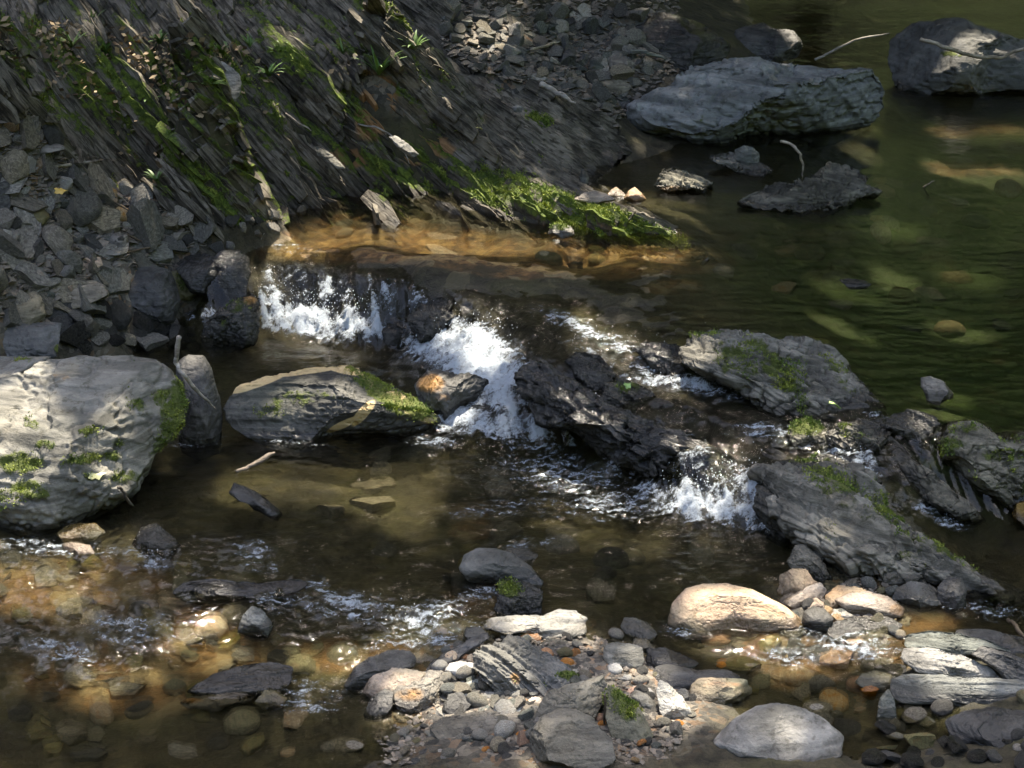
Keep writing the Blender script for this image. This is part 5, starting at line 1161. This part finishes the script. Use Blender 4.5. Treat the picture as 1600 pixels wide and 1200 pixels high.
# leaf litter lying on the upper bank: nobody could count it
r_ = np.random.default_rng(44)
lx = r_.normal(190, 110, 900); ly = 60 + np.abs(r_.normal(0, 62, 900)); ly += (lx - 190) * .12
lp = march(lx, ly, False)
s_ = r_.uniform(.010, .024, (900, 1))
a = r_.normal(size=(900, 3)); a[:, 2] *= .5; a /= np.linalg.norm(a, axis=1, keepdims=True)
b = r_.normal(size=(900, 3)); b[:, 2] *= .5; b -= a * (a * b).sum(1, keepdims=True); b /= np.linalg.norm(b, axis=1, keepdims=True)
lp = lp + DIR * r_.uniform(.0, .10, (900, 1))
V = np.stack([lp - a * s_, lp + b * s_ * .6, lp + a * s_, lp - b * s_ * .6], 1).reshape(-1, 3)
lit = mesh_obj('leaf_litter', V, np.arange(len(V)).reshape(-1, 4), None, smooth=False)
tag(lit, 'dry brown leaf litter lying on the upper mossy bank', 'leaf litter', kind='stuff')
ll = NT('leaf_litter')
isl = ll.n('ShaderNodeNewGeometry').outputs['Random Per Island']
ll.bsdf(ll.mix(isl, ll.mix(ll.rng(isl, .2, .7), (.07, .04, .02), (.22, .14, .075)), (.34, .26, .15)), .8)
lit.data.materials.append(ll.m)


def plant(label, x_, y_, zoff_, n_, length, mat, seed, width=.007, spread=1.0):
    rr_ = np.random.default_rng(seed)
    P_ = march([x_], [y_], False)[0] + DIR * zoff_
    V = []; F_ = []
    for k_ in range(n_):
        an = rr_.uniform(0, 6.28); L_ = length * rr_.uniform(.6, 1.1); out = spread * rr_.uniform(.3, .9)
        d0 = np.array([math.cos(an), math.sin(an), 0]); side = np.array([-math.sin(an), math.cos(an), 0])
        for i in range(7):
            q = i / 6
            c_ = d0 * out * L_ * q + np.array([0, 0, L_ * (q - .55 * out * q * q * 1.2)])
            wd = width * (1 - q) ** .6 * (0.4 + 1.2 * q * (1 - q) + .6)
            V += [c_ - side * wd, c_ + side * wd]
        o0 = k_ * 14
        F_ += [[o0 + 2 * i, o0 + 2 * i + 1, o0 + 2 * i + 3, o0 + 2 * i + 2] for i in range(6)]
    o_ = mesh_obj('grass_tuft', np.array(V), F_, mat, loc=tuple(P_))
    tag(o_, label, 'grass')
    return o_


GM = leaf_mat('grass_blade', (.06, .12, .025), (.14, .24, .06))
plant('green grass tuft with arching blades near the top of the bank', 596, 128, .05, 26, .20, GM, 1)
plant('low green tuft on the moss at the top edge of the bank', 445, 100, .05, 34, .10, GM, 2, .010)
plant('small green tuft on the moss beside the upright grey slab', 350, 92, .04, 24, .08, GM, 3, .009)
plant('small green sprig at the foot of the mossy bank above the scree', 250, 292, .04, 14, .08, GM, 4, .006)

r_ = np.random.default_rng(66)
for k_, (x_, y_) in enumerate([(120, 85), (170, 95), (255, 80), (300, 105), (395, 85), (480, 75), (540, 95), (650, 90), (330, 150), (235, 175), (425, 130), (690, 130), (560, 60), (150, 50)]):
    o_ = plant('small green tuft growing in the moss of the upper bank', x_, y_, .05, int(r_.integers(8, 20)), r_.uniform(.06, .13), GM, 200 + k_, r_.uniform(.004, .011), r_.uniform(.7, 1.3))
    o_['group'] = 'small tufts in the moss of the upper bank'
for k_ in range(12):
    x_ = r_.uniform(20, 290); y_ = r_.uniform(230, 470); a_ = r_.uniform(-.5, .5); L_ = r_.uniform(14, 36)
    tube('twig', 'short thin brown twig lying loose among the scree stones', 'twig', [(x_, y_), (x_ + L_ * math.cos(a_), y_ + L_ * math.sin(a_)), (x_ + 2 * L_ * math.cos(a_ + .2), y_ + 2 * L_ * math.sin(a_ + .2))], .004, .002, M['twig'] if k_ % 3 else M['drift'], .035, group='short twigs in the scree')

# spray thrown up by the falls: nobody could count the drops
r_ = np.random.default_rng(55)
dp = []
for cx_, cy_, rx_, ry_, n_, hz in [(470, 485, 85, 34, 800, .10), (425, 450, 24, 36, 160, .08), (560, 490, 60, 30, 320, .08), (735, 530, 75, 38, 800, .12), (765, 585, 70, 46, 600, .10), (800, 640, 50, 36, 200, .06), (1110, 765, 85, 40, 800, .10), (1160, 755, 45, 36, 300, .08), (905, 645, 30, 26, 150, .06), (960, 535, 110, 24, 200, .04), (1070, 600, 90, 14, 160, .03), (1260, 690, 100, 24, 200, .03), (600, 960, 180, 40, 240, .02), (750, 675, 110, 24, 240, .03)]:
    n_ = n_ // 3
    xx = r_.normal(cx_, rx_ * .42, n_); yy = r_.normal(cy_, ry_ * .42, n_)
    P_ = march(xx, yy)
    P_[:, 2] += np.abs(r_.normal(0, hz * .32, n_)) + .004
    dp.append(P_)
dp = np.vstack(dp)
oct_ = np.array([[1, 0, 0], [-1, 0, 0], [0, 1, 0], [0, -1, 0], [0, 0, 1], [0, 0, -1]], float)
of_ = np.array([[0, 2, 4], [2, 1, 4], [1, 3, 4], [3, 0, 4], [2, 0, 5], [1, 2, 5], [3, 1, 5], [0, 3, 5]])
ss = r_.uniform(.0006, .0024, (len(dp), 1, 1)) * r_.uniform(.6, 1.2, (len(dp), 1, 3))
st3 = 1 + r_.random((len(dp), 1, 1)) * np.array([0, 0, 1.2])
V = (dp[:, None, :] + oct_[None] * ss * st3).reshape(-1, 3)
F_ = (of_[None] + (np.arange(len(dp)) * 6)[:, None, None]).reshape(-1, 3)
spr = mesh_obj('spray', V, F_, None)
tag(spr, 'white spray drops thrown up where the water falls over the ledge', 'spray', kind='stuff')
sm = NT('spray'); sm.bsdf((.82, .87, .9), .15)
spr.data.materials.append(sm.m)

# ------------------------------------------------------------------ light
SAZ, SEL = D2R(8), D2R(60)
SD = np.array([math.sin(SAZ) * math.cos(SEL), math.cos(SAZ) * math.cos(SEL), math.sin(SEL)])
sun = bpy.data.lights.new('sun', 'SUN'); sun.energy = 2.8; sun.angle = D2R(.53); sun.color = (1, .93, .82)
so = bpy.data.objects.new('sun', sun); COL.objects.link(so)
so.rotation_euler = Vector(SD).to_track_quat('Z', 'Y').to_euler()
# ------------------------------------------------------------------ unseen trees over the gorge: leaves placed to shade the stream, gaps cut for sun patches
SUNNY = [(945, 535, 70, 8, 25, .18), (1060, 600, 70, 6, 5, .16), (1280, 706, 60, 8, 10, .13), (1440, 700, 16, 8, 40, .12),(760, 288, 60, 7, 24, .32), (690, 282, 36, 6, 24, .34), (930, 338, 60, 8, 16, .26), (400, 280, 20, 6, 45, .45), (1000, 372, 50, 6, 16, .22), (640, 270, 40, 6, 30, .36),(725, 545, 36, 10, 18, .05), (770, 590, 26, 12, 30, .03), (440, 488, 26, 8, 8, .03), (520, 505, 40, 8, 8, .03), (1090, 770, 40, 9, 10, .02), (1150, 785, 30, 8, 10, .02), (700, 660, 40, 6, 0, .0), (880, 745, 60, 8, 8, 0), (980, 790, 60, 6, 0, 0), (650, 965, 70, 8, -8, -.01),(345, 285, 36, 6, 46, .5), (215, 165, 40, 7, 52, .7), (445, 92, 22, 12, 40, .75), (300, 120, 30, 5, 50, .75), (505, 248, 16, 5, 40, .45), (130, 120, 24, 5, 50, .8),  # photo x, y, half width, half height, turn, level of what is lit
    (8, 665, 40, 50, 20, .28), (0, 735, 30, 20, 0, .22), (95, 588, 26, 9, 0, .45), (165, 618, 36, 9, -8, .38), (240, 640, 20, 14, 20, .33), (25, 560, 44, 8, 0, .35), (150, 740, 10, 7, 0, .2),
    (430, 592, 84, 10, -12, .24), (545, 576, 40, 13, 15, .27), (610, 612, 60, 18, 32, .22), (650, 640, 40, 12, 25, .15), (545, 655, 24, 6, -30, .12), (650, 635, 40, 12, 25, .12), (303, 560, 22, 9, 0, .25),
    (540, 386, 50, 10, 4, .1), (640, 390, 60, 8, 4, .1), (740, 402, 60, 8, 6, .1), (800, 408, 30, 8, 6, .1), (478, 402, 40, 12, 8, .12), (890, 410, 50, 8, -2, .1), (985, 412, 40, 7, -2, .1), (1060, 412, 50, 8, 0, .1), (940, 352, 46, 10, 14, .25), (850, 305, 40, 10, 20, .3), (880, 350, 24, 7, 10, .25), (1090, 385, 20, 7, 0, .2),
    (580, 165, 14, 34, 20, .55), (650, 232, 26, 16, 0, .4), (545, 243, 34, 9, 15, .4), (620, 245, 44, 9, 15, .4), (590, 200, 12, 18, 0, .5),
    (965, 300, 44, 8, 0, .22), (1060, 297, 40, 6, 5, .22), (1130, 82, 0, 0, 0, .5), (1240, 74, 12, 8, 0, .35),
    (740, 475, 0, 0, 0, .1), 
    (1530, 262, 90, 10, 0, -.1), (1350, 262, 20, 5, 0, -.05), (1310, 435, 40, 8, 0, .1), (1050, 455, 24, 5, 0, 0), (1010, 448, 20, 5, 0, 0), (1500, 510, 40, 7, 0, -.2), (1400, 420, 30, 7, 0, -.15), (1480, 590, 30, 10, 0, .2),
    (50, 925, 80, 14, 5, -.05), (30, 862, 40, 8, 0, -.05), (150, 862, 40, 5, 8, 0), (190, 1066, 90, 12, -8, -.05), (330, 1026, 60, 7, -8, -.05), (320, 972, 50, 14, -8, -.03), (560, 1032, 80, 12, -8, -.03), (460, 1020, 60, 10, -4, -.03), (720, 965, 40, 10, -5, -.02),
    (1150, 925, 90, 14, 10, .1), (1240, 925, 40, 22, -20, .1), (1310, 930, 60, 18, 8, .08), (1370, 945, 50, 16, 12, .06), (1430, 970, 50, 11, 5, 0), (1300, 975, 30, 8, 0, .02), (1000, 1055, 46, 14, 8, .02), (1125, 1072, 48, 12, 0, .05), (1050, 1090, 26, 22, 45, .05), (1000, 1082, 24, 8, 0, .04),
    (850, 968, 70, 8, -4, .06), (730, 1045, 32, 10, 0, .04), (900, 1066, 46, 8, -12, .1), (720, 1078, 40, 24, 0, .03), (640, 1080, 30, 14, 0, .06), (620, 1046, 24, 5, 0, .08), (1490, 995, 70, 7, 6, .08), (1490, 1030, 70, 10, 14, .06), (1480, 1062, 70, 7, 3, .06), (1210, 1112, 40, 8, 0, .1), (1250, 1030, 40, 10, 0, -.04), (800, 1090, 30, 16, 0, .04),
    (1030, 130, 0, 0, 0, .4), (760, 108, 40, 4, -8, .5)]


def sunny(Q):
    """is the sun's way through point Q one of the gaps?"""
    keep = np.zeros(len(Q), bool)
    for cx, cy, rx, ry, a, z in SUNNY:
        if rx == 0: continue
        P_ = Q - SD * ((Q[:, 2] - z) / SD[2])[:, None]
        x_, y_ = topx(P_)
        a = D2R(a)
        dx, dy = x_ - cx, y_ - cy
        uu_ = (dx * math.cos(a) + dy * math.sin(a)) / (rx + 4); vv_ = (-dx * math.sin(a) + dy * math.cos(a)) / (ry + 4)
        keep |= (uu_ * uu_ + vv_ * vv_) < 1 + .5 * (vnoise(x_ / 9, y_ / 7, seed=5) - .5)
    return keep


ml = NT('leaf')
lv = ml.n('ShaderNodeObjectInfo').outputs['Random']
lb = ml.bsdf(ml.mix(ml.noise(ml.n('ShaderNodeTexCoord').outputs['Object'], 1.5, 3), (.03, .075, .012), (.07, .13, .025)), .5)
mb = NT('bark')
mb.bsdf(mb.mix(mb.noise(mb.map(mb.n('ShaderNodeTexCoord').outputs['Object'], scale=(9, 9, 1.5)), 1, 6), (.05, .04, .03), (.16, .13, .1)), .9)


def trunk(name, base, top, r0, parent):
    base = np.array(base, float); top = np.array(top, float)
    V = []; F_ = []; n = 14; ns = 12
    for i in range(ns + 1):
        q = i / ns
        c_ = base + (top - base) * q + np.array([math.sin(q * 5 + base[0]) * .25 * q, math.cos(q * 4 + base[1]) * .2 * q, 0])
        rr_ = r0 * (1 - .75 * q) * (1 + .5 * math.exp(-q * 9))
        for j in range(n):
            a = 2 * math.pi * j / n
            V.append(c_ + rr_ * (1 + .1 * math.sin(3 * a + i)) * np.array([math.cos(a), math.sin(a), 0]))
    for i in range(ns):
        for j in range(n):
            F_.append([i * n + j, i * n + (j + 1) % n, (i + 1) * n + (j + 1) % n, (i + 1) * n + j])
    return mesh_obj(name, np.array(V), F_, mb.m, parent)


r = np.random.default_rng(11)
NL = 110000
G = np.stack([r.uniform(-5.6, 7.6, NL), r.uniform(3.0, 17.5, NL), np.zeros(NL)], -1)
ns_ = 5000
sx = r.uniform(1380, 1640, ns_); sy = r.uniform(20, 150, ns_)
G[:ns_] = at(sx, sy, np.full(ns_, .45)); G[:ns_] -= SD * (.45 / SD[2])  # extra unseen leaves added to shade the upper right corner boulder
Q = G + SD * r.uniform(6.8, 10.5, NL)[:, None]
LS = r.uniform(.09, .15, (NL, 1))
LA = r.normal(size=(NL, 3)); LA /= np.linalg.norm(LA, axis=1, keepdims=True)
LB = r.normal(size=(NL, 3)); LB -= LA * (LA * LB).sum(1, keepdims=True); LB /= np.linalg.norm(LB, axis=1, keepdims=True)
bad = sunny(Q)
for e_ in (LA * LS, -LA * LS, LB * LS * .55, -LB * LS * .55): bad |= sunny(Q + e_)
Q = Q[~bad]; LS = LS[~bad]; LA = LA[~bad]; LB = LB[~bad]
TB = [(-3.0, 16.5), (1.2, 19.0), (5.0, 17.0), (8.5, 15.5), (3.2, 24.0)]
C_ = np.array([[b[0] + .5, b[1] - 1.5] for b in TB])
own = ((Q[:, None, :2] - C_[None]) ** 2).sum(-1).argmin(1)
LABS = ['broadleaf tree on the far bank leaning furthest left over the stream', 'broadleaf tree on the far bank behind the huge boulder', 'broadleaf tree on the far bank right of the huge boulder', 'broadleaf tree on the far right bank over the green pool', 'tallest broadleaf tree up the slope behind the others']
for i, (bx, by) in enumerate(TB):
    bz = float(TR(np.array([bx]), np.array([by]))[0]) - .1
    e = bpy.data.objects.new('broadleaf_tree', None); COL.objects.link(e); e.location = (bx, by, bz)
    tag(e, LABS[i], 'tree', 'trees over the stream')
    q = Q[own == i] - np.array([bx, by, bz])
    if len(q) == 0: continue
    top = q.mean(0)
    trunk('trunk', (0, 0, 0), top + np.array([0, 0, 1.5]), .24, e)
    s = LS[own == i]; a = LA[own == i]; b = LB[own == i]
    V = np.stack([q - a * s, q + b * s * .55, q + a * s, q - b * s * .55], 1).reshape(-1, 3)
    mesh_obj('crown', V, np.arange(len(V)).reshape(-1, 4), ml.m, e, smooth=False)
# unseen wooded slope ring added to cut low sky light and darken water reflections
th_ = np.linspace(0, 2 * math.pi, 181); rd_ = np.linspace(0, 1, 50)
TH_, RD_ = np.meshgrid(th_, rd_)
r0_ = 12.5 + 1.0 * np.sin(TH_) + .5 * np.cos(TH_)
RR_ = r0_ + RD_ * 26
X = RR_ * np.cos(TH_); Y = 6 + RR_ * np.sin(TH_)
Z = RD_ * 26 * .85 + (fbm(X * .5, Y * .5, seed=201) - .5) * 5 * np.minimum(1, RD_ * 4) + fbm(X * 2, Y * 2, seed=202) * 1.5 * RD_ - .2
hs = mesh_obj('hillside', np.stack([X, Y, Z], -1).reshape(-1, 3), grid_faces(*X.shape), None)
tag(hs, kind='structure')
mh = NT('hillside')
tcn = mh.n('ShaderNodeTexCoord').outputs['Object']
sx_ = mh.n('ShaderNodeSeparateXYZ'); mh.l(tcn, sx_.inputs[0])
sunlit_green = mh.rng(mh.math('ADD', sx_.outputs[0], mh.math('MULTIPLY', mh.noise(tcn, .25, 3), 8.0)), 3, 12)  # right side painted brighter green, sunlight put into the slope's colour
hn_ = mh.rng(mh.noise(tcn, 1.3, 8, .7), .35, .65)
mh.bsdf(mh.mix(sunlit_green, mh.mix(hn_, (.010, .013, .006), (.035, .042, .018)), mh.mix(hn_, (.022, .045, .007), (.09, .14, .028))), 1, mh.bump(mh.noise(tcn, 3, 6), 1, .5), .1)
hs.data.materials.append(mh.m)

w = bpy.data.worlds.new('World'); scene.world = w; w.use_nodes = True
t = w.node_tree; t.nodes.clear()
sk = t.nodes.new('ShaderNodeTexSky'); sk.sky_type = 'NISHITA'; sk.sun_disc = False
sk.air_density = .7; sk.dust_density = 3.5; sk.ozone_density = .3; sk.sun_elevation = SEL; sk.sun_rotation = SAZ
bg = t.nodes.new('ShaderNodeBackground'); bg.inputs[1].default_value = .15
ou = t.nodes.new('ShaderNodeOutputWorld')
t.links.new(sk.outputs[0], bg.inputs[0]); t.links.new(bg.outputs[0], ou.inputs[0])
scene.view_settings.view_transform = 'Standard'
scene.view_settings.look = 'None'
scene.view_settings.exposure = 2.5
scene.view_settings.gamma = 1
scene.view_settings.use_white_balance = True
scene.view_settings.white_balance_temperature = 6950
scene.cycles.max_bounces = 8
scene.cycles.transparent_max_bounces = 12
scene.cycles.caustics_reflective = False
scene.cycles.sample_clamp_indirect = 6
